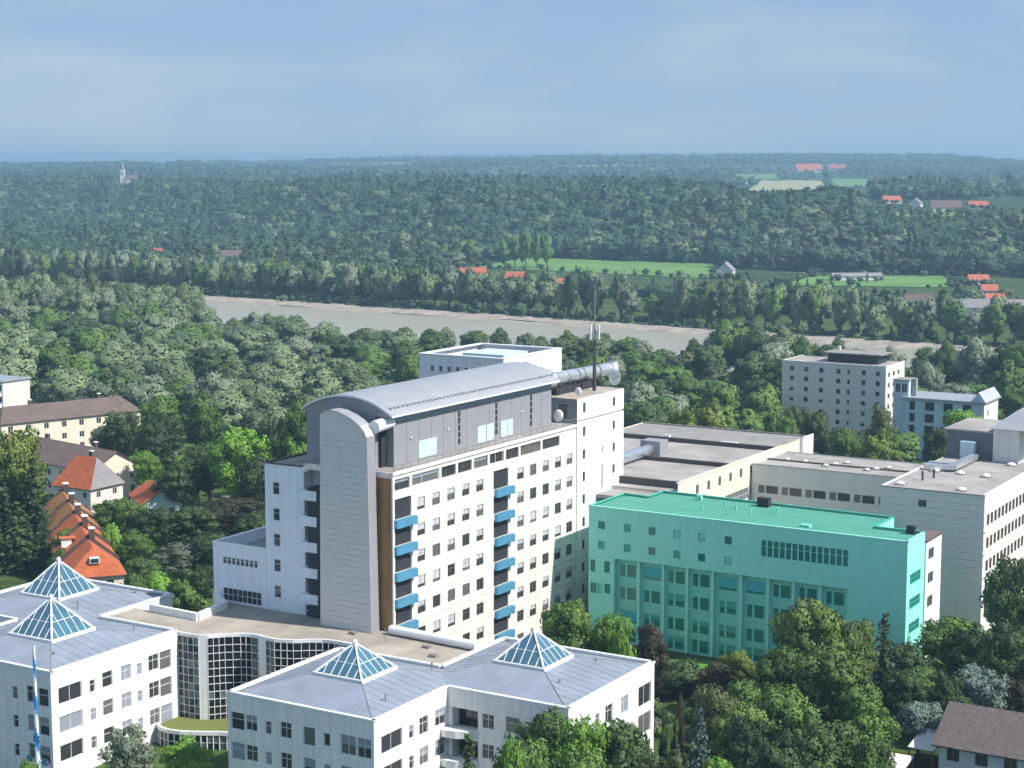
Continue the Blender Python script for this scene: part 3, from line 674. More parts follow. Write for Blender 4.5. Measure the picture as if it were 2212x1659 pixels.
# planted terrace in front of the wavy glass
G = Bld('planted_terrace', 'low curved wing with planted yellow green roof between the pyramid buildings', 'building', (-145, 164))
tl = [(-153.9, 165.8), (-152.6, 165.0), (-151.0, 164.7), (-149.2, 165.0), (-146.8, 166.2), (-144.7, 167.4), (-141.0, 168.9), (-136.0, 170.2), (-130.6, 171.0)]
q = MB(); q.poly([(*G.L(p), -.75) for p in tl + [(-130.6, 177.3)] + list(reversed(curve))], M_sedum); q.build('planted_roof', G.root)
rim = MB(); gf = MB()
for p, q_ in zip(tl, tl[1:]):
    p = Vector(G.L(p)); q_ = Vector(G.L(q_)); d = (q_ - p).normalized(); inn = Vector((-d.y, d.x)); Ln = (q_ - p).length
    rim.prism([p - inn * .12, q_ - inn * .12, q_ + inn * .25, p + inn * .25], -1.0, -.5, M_whitetrim, bottom=True)
    n = max(1, round(Ln / 0.95))
    for k in range(n):
        for j in range(4):
            a_, b_ = p + d * (Ln * k / n + .04), p + d * (Ln * (k + 1) / n - .04); g = MB(); z = -5.3 + j * 1.1
            g.poly([(a_.x, a_.y, z + .04), (b_.x, b_.y, z + .04), (b_.x, b_.y, z + 1.06), (a_.x, a_.y, z + 1.06)], M_glassd if rng.random() < .75 else M_glassg); g.build('pane', G.root)
    for k in range(n + 1):
        c = p + d * (Ln * k / n) - inn * 0.04; gf.box(c.x - .05, c.x + .05, c.y - .05, c.y + .05, -5.4, -1.0, M_whitetrim)
    for j in range(1, 5): gf.poly([(*(p - inn * .03), -5.35 + j * 1.1), (*(q_ - inn * .03), -5.35 + j * 1.1), (*(q_ - inn * .03), -5.27 + j * 1.1), (*(p - inn * .03), -5.27 + j * 1.1)], M_whitetrim)
rim.build('rim', G.root); gf.build('glass_frame', G.root); G.done()

# ------------------------------------------------------------------ pyramid-roofed pavilions
def skylight(B_, cb, ca, half, z0, zt):
    cx, cy = B_.L((cb, ca)); f = MB()
    f.box(cx - half - .3, cx + half + .3, cy - half - .3, cy + half + .3, z0 - 1.0, z0, M_whitetrim)
    ap = Vector((cx, cy, zt)); cor = [Vector((cx + half * sx, cy + half * sy, z0 + .02)) for sx, sy in ((-1, -1), (1, -1), (1, 1), (-1, 1))]
    for c in cor: f.tube(c, ap, .15, .13, M_whitetrim, 6)
    f.sphere((cx, cy, zt + .12), .32, .32, .32, M_whitetrim, 8, 6)
    f.tube((cx, cy, zt), (cx, cy, zt + .6), .05, .03, M_whitetrim, 6)
    ns = 6
    for k in range(4):
        a, b = cor[k], cor[(k + 1) % 4]
        for j in range(1, ns):
            p = a.lerp(b, j / ns); t = 1 - abs(2 * j / ns - 1); top = ap.lerp((a + b) / 2, 0.0)
            # bars run up the slope parallel to the fall line and end on the hips
            mid = (a + b) / 2; up = ap - mid; e = p + up * t
            f.tube(p, e, .06, .05, M_whitetrim, 5, False)
        for lv in (0.4,):
            f.tube(a.lerp(ap, lv), b.lerp(ap, lv), .045, .045, M_whitetrim, 5, False)
    fo = f.build('skylight', B_.root)
    for k in range(4):
        a, b = cor[k], cor[(k + 1) % 4]; mid = (a + b) / 2; up = ap - mid
        for j in range(ns):
            p, q = a.lerp(b, j / ns), a.lerp(b, (j + 1) / ns); t0 = 1 - abs(2 * j / ns - 1); t1 = 1 - abs(2 * (j + 1) / ns - 1)
            jt = Vector((0, 0, rng.uniform(-.03, .03)))
            g = MB(); pts = [p, q, q + up * t1 + jt, p + up * t0]
            if t0 == 0: pts = [p, q, q + up * t1]
            if t1 == 0: pts = [p, q, p + up * t0]
            g.poly(pts, M_glassb); g.build('pane', fo)
ZT = 11.0
def pav_roof(B_, b0, b1, a0, a1, cb, ca, half):
    r = MB(); (x0, y0), (x1, y1) = B_.L((b0 + .35, a0 + .35)), B_.L((b1 - .35, a1 - .35)); cx, cy = B_.L((cb, ca)); h = half + .3; zi, zo = 12.1, 10.75
    o = [(x0, y0, zo), (x1, y0, zo), (x1, y1, zo), (x0, y1, zo)]; i = [(cx - h, cy - h, zi), (cx + h, cy - h, zi), (cx + h, cy + h, zi), (cx - h, cy + h, zi)]
    for k in range(4): r.poly([o[k], o[(k + 1) % 4], i[(k + 1) % 4], i[k]], M_slate)
    r.build('roof', B_.root)
    sm = MB()
    for k in range(4):
        oa, ob, ia, ib = (Vector(v) for v in (o[k], o[(k + 1) % 4], i[k], i[(k + 1) % 4])); n = int((ob - oa).length / 1.5)
        dv = (ob - oa).normalized(); t0, t1 = (ia - oa).dot(dv), (ib - oa).dot(dv); Lo = (ob - oa).length; dn = (ia + ib) / 2 - (oa + ob) / 2
        for j in range(1, n):
            u = Lo * j / n; f = 1.0 if t0 <= u <= t1 else (u / t0 if u < t0 else (Lo - u) / (Lo - t1)); p = oa + dv * u; fall = (ia - oa) - dv * t0
            sm.tube(p + Vector((0, 0, .01)), p + fall * f + Vector((0, 0, .01)), .035, .035, M_slate, 4, False)
    sm.build('roof_seams', B_.root)['kind'] = 'stuff'
    e = MB()
    for k in range(4): e.tube(Vector(o[k]) + Vector((0, 0, .02)), Vector(i[k]) + Vector((0, 0, .02)), .06, .06, M_bitumen, 5)
    for (p, q) in (((x0, y0), (x1, y0)), ((x1, y0), (x1, y1))): e.tube((*p, zo + .03), (*q, zo + .03), .16, .16, M_bitumen, 6)
    e.build('hip_flashing', B_.root)
def roof_bits(B_, pts):
    for b, a, h in pts:
        x, y = B_.L((b, a)); q = MB(); q.tube((x, y, 10.8), (x, y, 11.2 + h), .09, .09, M_rail, 6); q.tube((x, y, 11.2 + h), (x, y, 11.35 + h), .17, .14, M_rail, 6); q.build('vent_pipe', B_.root)
def par(B_, p0, p1):
    p = Vector(B_.L(p0)); q_ = Vector(B_.L(p1)); d = (q_ - p).normalized(); inn = Vector((-d.y, d.x))
    m = MB(); m.prism([p - inn * .08 - d * .08, q_ - inn * .08 + d * .08, q_ + inn * .42 + d * .08, p + inn * .42 - d * .08], 10.85, 11.15, M_whitetrim, bottom=True); m.build('coping', B_.root)
def wrows(spec, zs, L):
    ops = []
    for z in zs:
        for (u, w_, h_, zt, kind) in spec:
            if u < 0.1 or u + w_ > L - 0.1: continue
            k = kind; bl = 0.0; bmx = None
            r = rng.random()
            if r < 0.22: bl = 1.0; bmx = M_greyblind
            elif r < 0.36: bl = 0.5; bmx = M_greyblind
            ops.append(dict(u=u, z=z + zt - h_, w=w_, h=h_, kind=k, blind=bl, bm=bmx, pm=rng.choice([M_glass, M_glass, M_glass2]), rev=0.22))
    return ops
specF = [(0.5, 2.0, 2.1, 0, 'low'), (2.7, 1.7, 1.9, 0, 'cross'), (5.6, .9, 1.6, -.3, 'low'), (7.8, 1.6, 1.9, 0, 'cross'), (11.1, 1.7, 2.2, 0, 'plain'), (14.0, .9, 1.5, -.3, 'plain'), (16.4, 2.1, 2.3, 0, 'two'), (18.7, 1.9, 2.3, 0, 'cross')]
specR = [(1.4, 4.1, 2.1, 0, 'two'), (6.9, .9, 1.6, -.3, 'low'), (9.0, 1.8, 2.1, 0, 'cross'), (12.3, 2.2, 2.0, 0, 'cross')]
ZS = (8.8, 5.15, 1.5)
C = Bld('pavilion_building', 'white stepped building with two glass pyramids in front of the tower', 'building', (-112, 171))
C.facade((-130.5, 152.5), (-109.5, 152.5), -4, 10.9, M_white, wrows(specF, ZS, 21))
C.facade((-109.5, 152.5), (-109.5, 167.5), -4, 10.9, M_white, wrows(specR, ZS, 15))
ops = []
for z in ZS: ops += [dict(u=0.6, z=z - 2.7, w=3.6, h=2.6, kind='two', rev=1.6, pm=M_glassd, fm=M_brownframe), dict(u=4.8, z=z - 2.0, w=1.6, h=1.8, kind='cross'), dict(u=8.0, z=z - 2.0, w=1.9, h=2.0, kind='low', pm=M_glass2), dict(u=11.3, z=z - 1.8, w=.9, h=1.6, kind='low'), dict(u=13.2, z=z - 2.0, w=2.6, h=2.0, kind='two')]
C.facade((-109.5, 167.5), (-93.2, 167.5), -4, 10.9, M_white, ops)
C.facade((-93.2, 167.5), (-93.2, 189.4), -4, 10.9, M_white, wrows([(1.3, 3.6, 2.1, 0, 'two'), (6.5, 1, 1.6, -.3, 'low'), (9, 1.8, 2.1, 0, 'cross'), (13, 1.8, 2.1, 0, 'cross'), (17.6, 3.4, 2.6, 0, 'two')], ZS, 21.9))
C.facade((-93.2, 189.4), (-115, 189.4), -4, 10.9, M_white); C.facade((-130.5, 174.4), (-130.5, 152.5), -4, 10.9, M_white)
C.facade((-115, 189.4), (-115, 174.4), -4, 10.9, M_white); C.facade((-115, 174.4), (-130.5, 174.4), -4, 10.9, M_white)
for z in ZS:          # curved corner balconies
    q = MB(); x, y = C.L((-109.5, 167.5)); q.prism([(x + .02, y - .02), (x + .02, y - 1.6), (x + .8, y - 1.75), (x + 2.0, y - 1.55), (x + 3.3, y - .9), (x + 4.3, y - .02)], z - 3.35, z - 2.45, M_white, bottom=True); q.build('balcony', C.root)
for p0, p1 in (((-130.5, 152.5), (-109.5, 152.5)), ((-109.5, 152.6), (-109.5, 167.4)), ((-109.5, 167.5), (-93.2, 167.5)), ((-93.2, 167.6), (-93.2, 189.4)), ((-93.3, 189.4), (-115, 189.4)), ((-115, 189.2), (-115, 174.5)), ((-115.1, 174.4), (-130.5, 174.4)), ((-130.5, 174.2), (-130.5, 152.6))): par(C, p0, p1)
pav_roof(C, -130.5, -109.5, 152.5, 174.4, -120.4, 164.0, 3.5); pav_roof(C, -115, -93.2, 167.5, 189.4, -104.6, 179.2, 3.5)
roof_bits(C, ((-126.2, 170.4, .8), (-112.2, 158.6, .7), (-114.4, 171.5, .9), (-98.0, 174.0, .7), (-110.3, 185.8, .7), (-98.5, 184.0, .8)))
skylight(C, -120.4, 164.0, 3.35, 12.45, 15.6); skylight(C, -104.6, 179.2, 3.35, 12.45, 15.9)
C.done()
C = Bld('pavilion_building', 'white stepped building with two glass pyramids at the left edge behind the maypole', 'building', (-170, 165))
specF2 = [(1.5, 2.4, 2.0, 0, 'cross'), (5.6, .9, 1.6, -.3, 'low'), (7.9, 1.8, 2.0, 0, 'cross'), (11.0, 1.9, 2.0, 0, 'cross'), (15.7, .9, 1.6, -.5, 'low'), (18.2, 1.9, 2.1, 0, 'cross'), (20.2, 1.7, 2.3, 0, 'low')]
C.facade((-176.4, 147.5), (-154.0, 147.5), -4, 10.9, M_white, wrows(specF2, ZS, 22.4))
specR2 = [(1.2, 3.9, 2.1, -.1, 'two'), (6.5, .9, 1.6, -.5, 'low'), (8.7, 1.8, 2.0, -.1, 'low'), (12.0, 1.8, 2.0, -.1, 'cross'), (14.9, .9, 1.5, -.5, 'low'), (17.1, 1.9, 2.1, 0, 'cross'), (19.2, 2.2, 2.5, 0, 'low')]
C.facade((-154.0, 147.5), (-154.0, 170.2), -4, 10.9, M_white, wrows(specR2, ZS, 22.7))
C.facade((-154.0, 170.2), (-167.7, 170.2), -4, 10.9, M_white); C.facade((-167.7, 170.2), (-167.7, 184.6), -4, 10.9, M_white); C.facade((-167.7, 184.6), (-190, 184.6), -4, 10.9, M_white); C.facade((-190, 163), (-176.4, 163), -4, 10.9, M_white); C.facade((-190, 184.6), (-190, 163), -4, 10.9, M_white); C.facade((-176.4, 163), (-176.4, 147.5), -4, 10.9, M_white)
for p0, p1 in (((-176.4, 147.5), (-154.0, 147.5)), ((-154, 147.6), (-154, 170.1)), ((-154.1, 170.2), (-167.6, 170.2)), ((-167.7, 170.3), (-167.7, 184.6)), ((-167.8, 184.6), (-190, 184.6)), ((-190, 184.4), (-190, 163.1)), ((-190, 163), (-176.5, 163)), ((-176.4, 162.9), (-176.4, 147.6))): par(C, p0, p1)
pav_roof(C, -176.4, -154, 147.5, 170.2, -164.4, 158.0, 3.7); pav_roof(C, -190, -167.7, 163, 184.6, -179.3, 174.0, 3.7)
roof_bits(C, ((-157.5, 165.8, 1.0), (-171.5, 152.4, .7), (-158.0, 152.0, .6), (-171.5, 181.0, .7), (-172.0, 170.2, 1.2)))
skylight(C, -164.4, 158.0, 3.6, 12.45, 16.7); skylight(C, -179.3, 174.0, 3.6, 12.45, 16.7)
C.done()
# maypole in blue and white
mpz = ground(*W(-153.4, 144.5).xy)
t = thing('maypole', 'blue and white striped maypole in front of the left pyramid building', 'maypole', W(-153.6, 144.6, mpz), -AL)
q = MB(); n = 40; Hm = 15.2 - mpz; i0 = 0
segs = 64
for k in range(segs):
    z0, z1 = Hm * k / segs, Hm * (k + 1) / segs; r0 = .32 - .17 * k / segs; r1 = .32 - .17 * (k + 1) / segs
    for j in range(8):
        t0, t1 = 2 * math.pi * j / 8, 2 * math.pi * (j + 1) / 8
        q.poly([(r0 * math.cos(t0), r0 * math.sin(t0), z0), (r0 * math.cos(t1), r0 * math.sin(t1), z0), (r1 * math.cos(t1), r1 * math.sin(t1), z1), (r1 * math.cos(t0), r1 * math.sin(t0), z1)], M_bluew if ((k * 0.5 + j) % 8) < 3.6 else M_whitetrim)
q.build('pole', t)
for z, wd in ((.9 - mpz, 1.7), (3.6 - mpz, 0.5)):
    q = MB(); q.box(-wd, wd, -.06, .06, z, z + .12, M_whitetrim); q.build('crossbar', t)
    for sx in (-1, 1):
        q = MB(); q.box(sx * wd * .75 - .55 * wd / 2, sx * wd * .75 + .55 * wd / 2, -.09, -.06, z - .35, z + .45, M_blue); q.build('guild_sign', t)

# ------------------------------------------------------------------ teal building
E_ = Bld('teal_building', 'long teal green block with recessed window bays and overhanging upper floors', 'building', (-99, 237))
TA, TB0, TB1, TZ = 229.0, -124.0, -74.3, 20.8
k_ = dict(fm=M_tealframe)
ub = [-121.8, -117.4, -113.3, -109.2, -105.2, -101.0]
ops = []
for z in (17.45, 14.4):
    for b in ub: ops.append(dict(u=b - TB0 - .58, z=z, w=1.16, h=1.2, kind='plain', pm=rng.choice([M_glasst, M_glasst, M_tealdk, M_tealframe]), rev=.14, **k_))
for k in range(14): ops.append(dict(u=-95.9 - TB0 + k * .945, z=16.25, w=.87, h=2.5, kind='low', pm=M_glasst, fm=M_tealtrim, rev=.14))
E_.facade((TB0, TA), (TB1, TA), 13.15, TZ, M_teal, ops, part='upper_wall')
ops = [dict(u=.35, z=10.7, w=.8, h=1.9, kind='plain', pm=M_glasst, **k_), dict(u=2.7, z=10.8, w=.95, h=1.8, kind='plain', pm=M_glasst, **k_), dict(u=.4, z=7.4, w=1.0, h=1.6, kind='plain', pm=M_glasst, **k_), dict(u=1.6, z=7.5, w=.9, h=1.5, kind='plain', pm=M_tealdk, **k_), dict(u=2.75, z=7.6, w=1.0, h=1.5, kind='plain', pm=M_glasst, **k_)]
E_.facade((TB0, TA), (-119.6, TA), 0, 13.15, M_teal, ops, part='lower_wall')
E_.facade((-82.8, TA), (TB1, TA), 0, 13.15, M_teal, part='lower_wall')
RA = TA + 0.8
edges = [-119.6, -115.6, -111.5, -107.6, -103.5, -99.0, -94.8, -90.9, -86.9, -82.8]
ops = []
for i, (e0, e1) in enumerate(zip(edges, edges[1:])):
    for j, z in enumerate((10.4, 6.9, 3.3, .4)):
        wA = 0.85; wB = 1.5; u = e0 + (e1 - e0 - wA - wB - .3) / 2 + 119.6
        bl = 0.8 if (j == 0 and i in (1, 4, 5)) or (j == 2 and i in (0,)) else rng.choice([0, 0, 0, .4, .55]) if j else 0
        if bl > .7:
            ops.append(dict(u=u - .1, z=z, w=wA + wB + .5, h=1.95, kind='two', pm=M_glasst, rev=.12, blind=bl, bm=M_tealblind, **k_))
        else:
            ops.append(dict(u=u, z=z, w=wA, h=1.9, kind='plain', pm=M_glasst, rev=.12, blind=bl, bm=M_tealframe, **k_)); ops.append(dict(u=u + wA + .3, z=z, w=wB, h=1.9, kind='plain', pm=M_glasst, rev=.12, blind=bl, bm=M_tealframe, **k_))
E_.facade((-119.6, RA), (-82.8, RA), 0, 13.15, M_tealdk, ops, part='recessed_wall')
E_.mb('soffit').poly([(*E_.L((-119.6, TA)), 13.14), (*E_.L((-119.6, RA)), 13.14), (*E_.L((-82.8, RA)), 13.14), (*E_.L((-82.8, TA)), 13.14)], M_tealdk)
E_.mb('return_wall').poly([(*E_.L((-119.6, TA)), 0), (*E_.L((-119.6, RA)), 0), (*E_.L((-119.6, RA)), 13.14), (*E_.L((-119.6, TA)), 13.14)], M_teal)
E_.mb('return_wall').poly([(*E_.L((-82.8, TA)), 0), (*E_.L((-82.8, RA)), 0), (*E_.L((-82.8, RA)), 13.14), (*E_.L((-82.8, TA)), 13.14)], M_teal)
for e in edges[1:-1]: E_.box('fin', e - .16, e + .16, TA + .2, RA, 0.2, 13.1, M_tealtrim, own=True)
for z in (9.6, 6.1, 2.6):
    for e0, e1 in zip(edges, edges[1:]): E_.box('spandrel', e0 + .2, e1 - .2, RA - .06, RA - .01, z, z + .5, M_tealdk, own=True)
ops = [dict(u=1.4, z=z, w=4.6, h=1.5, kind='grid', pm=M_glasst, **k_) for z in (14.4, 10.9, 7.4, 3.6)]
E_.facade((TB1, TA), (TB1, 236.6), 0, TZ, M_teal, ops, part='end_wall')
foot = [(TB0, TA), (TB1, TA), (TB1, 236.6), (-81.5, 236.6), (-81.5, 244.5), (-119.6, 245.5), (-119.6, 240.2), (TB0, 240.7)]
for p0, p1 in zip(foot[2:], foot[3:] + foot[:1]): E_.facade(p0, p1, 0, TZ, M_teal, part='rear_wall')
q = MB(); q.poly([(*E_.L(p), TZ - .25) for p in foot], M_tealroof); q.build('roof', E_.root)
for p0, p1 in zip(foot, foot[1:] + foot[:1]):
    p = Vector(E_.L(p0)); q_ = Vector(E_.L(p1)); d = (q_ - p).normalized(); inn = Vector((-d.y, d.x)); m = MB()
    m.prism([p - inn * .06 - d * .06, q_ - inn * .06 + d * .06, q_ + inn * .3 + d * .06, p + inn * .3 - d * .06], TZ - .02, TZ + .12, M_tealframe if p0[1] > 236 else M_tealtrim, bottom=True); m.build('coping', E_.root)
for b, a, s, h in ((-101.5, 243.3, .9, 1.4), (-112, 242.8, .4, .7), (-76, 235.6, .6, 1.2), (-90.5, 232.5, .7, .35)):
    E_.box('roof_vent', b - s, b + s, a - s * .7, a + s * .7, TZ - .25, TZ - .25 + h, M_dark if h > 1 else M_tealdk, own=True)
for b, a in ((-106.5, 240), (-104, 238.5), (-101, 237), (-98, 240), (-108.5, 236.2)): E_.box('vent_pipe', b - .1, b + .1, a - .1, a + .1, TZ - .25, TZ + .5, M_tealdk, own=True)
E_.done()

# ------------------------------------------------------------------ long flat-roofed building behind, grey block on the right
Lg = Bld('long_flat_roof_building', 'long cream building with stepped grey flat roofs behind the teal block', 'building', (-135, 272))
LB, LZ = -117.5, 22.0
ops = row([253.8 + k * 4.38 - 246.5 - .55 for k in range(6)], 19.2, 1.1, 1.5, kind='two', pm=M_glass2, fm=M_brownframe) + [dict(u=265 - 246.5, z=15.0, w=9.6, h=2.0, kind='grid', pm=M_glass2)]
Lg.facade((LB, 246.5), (LB, 298.0), 0, LZ, M_creamwall, ops); Lg.facade((-152, 246.5), (LB, 246.5), 0, 20.4, M_creamwall); Lg.facade((-152, 303), (-152, 246.5), 0, LZ, M_creamwall); Lg.facade((LB, 303), (-152, 303), 0, LZ, M_creamwall)
Lg.facade((LB, 298), (LB + .6, 298), 0, LZ + .6, M_white); Lg.facade((LB + .6, 298), (LB + .6, 303.2), 0, LZ + .6, M_white)
secs = [(246.5, 249.5, 20.75), (249.5, 268, 21.45), (268, 286.6, 21.7), (286.6, 303, 22.0)]
for a0, a1, z in secs:
    Lg.box('roof', -151.8, LB - .35, a0 + .02, a1 - .02, z - 1.0, z - .15, M_gravel2 if a0 < 280 else M_bitumen, own=True)
for a, z in ((249.5, 21.55), (268, 21.8), (286.6, 22.1)): Lg.box('roof_kerb', -151.8, LB - .4, a - .3, a + .3, z - .9, z + .22, M_kerb, own=True)
Lg.box('link_roof', -129.2, -119.8, 241.2, 246.4, 19.6, 20.1, M_gravel2)
Lg.box('coping', LB - .35, LB + .1, 246.5, 298, LZ, LZ + .15, M_creamwall)
Lg.box('coping', LB - .33, LB - .02, 290, 297.9, LZ + .15, LZ + .3, M_bitumen)
Lg.box('coping', -152, LB - .4, 302.7, 303.1, LZ - .1, LZ + .1, M_bitumen)
q = MB(); x0, y0 = Lg.L((-134.5, 247)); x1, y1 = Lg.L((-134.5, 270.5)); q.tube((x0, y0, 22.5), (x1, y1, 22.7), .95, .95, M_foil, 16); q.build('roof_duct', Lg.root)
Lg.box('duct_housing', -136.2, -132.4, 270.3, 273.6, 21, 24.2, M_bandclad, own=True)
for b, a in ((-128, 287.3), (-126.8, 287.3), (-125.6, 287.4), (-140, 289)): Lg.box('roof_light', b - .5, b + .5, a - .4, a + .4, 21.8, 22.3, M_whitetrim, own=True)
Lg.done()
def dome_light(B_, b, a, z, r=.75):
    q = MB(); x, y = B_.L((b, a)); q.box(x - r - .1, x + r + .1, y - r - .1, y + r + .1, z, z + .18, M_rail); q.sphere((x, y, z + .18), r, r, r * .5, M_whitetrim, 12, 4, 0, .5); q.build('dome_roof_light', B_.root, False)
Gr = Bld('grey_block', 'big grey windowless block with domed roof lights and lit right side', 'building', (-85, 280))
GZ = 22.0
Gr.box('core', -89.1, -73.2, 261.2, 305, 0, 21.5, M_greyclad)
nbd = 20
for k in range(nbd):
    z = k * 1.08
    Gr.facade((-89.3, 261), (-72.9, 261), z + .015, z + 1.065, M_block, [dict(u=6.1, z=z + .0151, w=1.3, h=1.0498, kind='hole', rev=.12)] if k in (18,) else (), part='cladding_board', own=True, thick=.12)
Gr.box('cladding_board', -89.3, -72.9, 261, 261.12, 21.6, 22.0, M_block, own=True)
Gr.window((-89.3, 261), (1, 0), 6.1, 19.455, 1.3, 1.0, 'two', M_brownframe, M_glass, .1)
ops = []
for k, z in enumerate((17.1, 13.5, 9.9, 6.3, 2.7)):
    for u in [1.5 + j * 2.05 for j in range(18)]: ops.append(dict(u=u, z=z, w=1.35, h=1.75, kind='plain', pm=M_glass, fm=M_brownframe, rev=.18))
Gr.facade((-72.9, 261.13), (-72.9, 305), 0, GZ, mat('rosy_white_render', (0.78, 0.72, 0.69), 0.85, var=.06, streak=.12), ops)
for z in (16.3, 12.7, 9.1, 5.5): Gr.box('string_course', -72.9, -72.75, 261.2, 305, z, z + .25, M_whitetrim, own=True)
Gr.facade((-89.3, 305), (-89.3, 261.13), 0, GZ, M_block)
Gr.box('roof', -89.2, -73.0, 261.15, 305, 21.7, 21.9, M_gravel2)
for q in ((-89.32, -72.88, 260.95, 261.3), (-73.25, -72.85, 261.3, 305), (-89.34, -89.0, 261.3, 284)): Gr.box('coping', *q, 22.0, 22.18, M_bitumen if q[3] < 262 else M_whitetrim)
for b, a in ((-87.4, 264.8), (-86.3, 279), (-82.0, 278.8), (-77.6, 278.3), (-77.5, 264.6), (-77, 291)): dome_light(Gr, b, a, 21.9)
for b, a in ((-85.5, 270), (-84.6, 273)): 
    q = MB(); x, y = Gr.L((b, a)); q.tube((x, y, 21.9), (x, y, 23.2), .18, .18, M_mast, 8); q.tube((x, y, 23.2), (x, y, 23.4), .32, .2, M_mast, 8); q.build('vent_pipe', Gr.root)
for p0, p1 in (((-88.5, 279.5), (-83.4, 280.8)), ((-88.3, 281.6), (-83.2, 282.6))):
    q = MB(); q.box(Gr.L(p0)[0], Gr.L(p1)[0], Gr.L(p0)[1], Gr.L(p0)[1] + 1.1, 22.3, 23.0, M_silver); q.build('roof_duct', Gr.root)
q = MB(); q.prism([Gr.L((-84.4, 280.3)), Gr.L((-83.1, 280.0)), Gr.L((-83.0, 293)), Gr.L((-84.3, 293))], 22.3, 23.1, M_silver, bottom=True); q.build('roof_duct', Gr.root)
Gr.box('duct_head', -86.4, -84.0, 293, 294.6, 22, 25.0, M_paleblue, own=True)
Gr.box('plant_room', -89.2, -81.0, 294.5, 308, 21.8, 26.6, mat('slate_blue_cladding', (0.13, 0.145, 0.17), 0.6)); Gr.box('plant_roof', -89.6, -80.8, 294.0, 308.5, 26.6, 26.9, M_gravel2)
Gr.box('lift_house', -80.9, -76.5, 293.6, 306, 21.8, 27.6, M_block)
x0, y0 = Gr.L((-81.4, 293.0)); x1, y1 = Gr.L((-71.5, 307)); xm = (x0 + x1) / 2
q = MB(); q.poly([(x0, y0, 27.6), (x1, y0, 27.6), (x1, y1, 27.6), (x0, y1, 27.6)], M_zinc); q.poly([(x0, y0, 27.62), (x1, y0, 27.62), (x1 - 3, y0 + 6, 30.2), (x0 + 3, y0 + 6, 30.2)], M_zinc); q.poly([(x0, y1, 27.62), (x0, y0, 27.62), (x0 + 3, y0 + 6, 30.2), (x0 + 3, y1 - 3, 30.2)], M_zinc); q.poly([(x1, y0, 27.62), (x1, y1, 27.62), (x1 - 3, y1 - 3, 30.2), (x1 - 3, y0 + 6, 30.2)], M_zinc); q.poly([(x0 + 3, y0 + 6, 30.2), (x1 - 3, y0 + 6, 30.2), (x1 - 3, y1 - 3, 30.2), (x0 + 3, y1 - 3, 30.2)], M_gravel2)
q.build('hipped_roof', Gr.root)
Gr.done()
Wg = Bld('grey_link_wing', 'low grey link wing with a band of dark windows left of the grey block', 'building', (-103, 285))
WZ = 20.9
ops = []
u = .6
for k in range(6):
    ops.append(dict(u=1.2 + k * 4.3, z=15.95, w=1.25, h=1.5, kind='plain', pm=M_glass2)); ops.append(dict(u=1.2 + k * 4.3 + 1.4, z=15.95, w=2.3, h=1.5, kind='plain', pm=M_glass))
Wg.facade((-117.3, 275.5), (-89.35, 275.5), 0, WZ, M_greyclad, ops); Wg.facade((-89.35, 291), (-117.3, 291), 0, WZ, M_greyclad)
Wg.box('roof', -117.3, -89.35, 275.6, 291, 20.5, 20.7, M_gravel2); Wg.box('coping', -117.3, -89.35, 275.42, 275.8, WZ, WZ + .12, M_bitumen); Wg.box('roof_strip', -117.2, -89.4, 282, 282.6, 20.7, 20.95, M_brownroof)
for b, a in ((-114, 283.5), (-110.5, 283), (-106, 281), (-105, 283), (-103.8, 285.5), (-98.4, 280.5), (-97.4, 282.2), (-96, 284.4)): dome_light(Wg, b, a, 20.7, .5)
Wg.done()
Sk = Bld('small_side_stair', 'narrow white stair annex between the teal block and the grey block', 'building', (-76, 246))
Sk.facade((-78.5, 244.6), (-76.6, 244.6), 0, 17.6, M_white, [dict(u=.3, z=z, w=1.2, h=1.7, kind='low') for z in (14.6, 11, 7.4, 3.8)]); Sk.facade((-76.6, 244.6), (-76.6, 252), 0, 17.6, M_white, [dict(u=1.2, z=z, w=2.6, h=1.7, kind='two') for z in (14.6, 11, 7.4, 3.8)]); Sk.facade((-78.5, 252), (-78.5, 244.6), 0, 17.6, M_white); Sk.facade((-76.6, 252), (-78.5, 252), 0, 17.6, M_white)
Sk.box('roof', -78.7, -76.4, 244.4, 252.2, 17.6, 17.85, M_brownroof); Sk.done()

# ------------------------------------------------------------------ flats and blue building beyond
Fl = Bld('block_of_flats', 'pale seven storey block of flats with dark roof storey among the trees', 'building', (-174, 473))
FZ = 16.2; fb = [-186.2, -181.9, -177.4, -172.3, -169.1, -164.9, -160.8]
ops = []
for z in (13.9, 11.1, 8.2, 5.3, 2.4, -.5, -3.4):
    for b in fb: ops.append(dict(u=b + 189.2 - .65, z=z - .5, w=1.3 if b != -169.1 else .9, h=1.45, kind='plain', pm=rng.choice([M_glass, M_glass, M_glass2]), fm=M_flats, rev=.15, blind=rng.choice([0, 0, 0, .4])))
Fl.facade((-189.2, 465), (-158.5, 465), -7, FZ, M_flats, ops); Fl.facade((-158.5, 465), (-158.5, 481), -7, FZ, M_flats, [dict(u=2 + 4 * k, z=z, w=1.6, h=1.4, kind='plain') for k in range(3) for z in (13, 10, 7, 4)]); Fl.facade((-189.2, 481), (-189.2, 465), -7, FZ, M_flats); Fl.facade((-158.5, 481), (-189.2, 481), -7, FZ, M_flats)
Fl.box('roof', -189.1, -158.6, 465.1, 481, FZ - .4, FZ - .2, M_gravel2)
for q in ((-189.3, -158.4, 464.9, 465.3), (-158.8, -158.4, 465.3, 481), (-189.3, -188.9, 465.3, 481)): Fl.box('coping', *q, FZ, FZ + .15, M_flats)
Fl.box('roof_storey', -177.6, -162.8, 470.5, 478, FZ - .2, FZ + 2.3, M_dark); Fl.box('roof_storey_roof', -178.5, -161.6, 469.6, 479, FZ + 2.3, FZ + 2.65, M_bitumen)
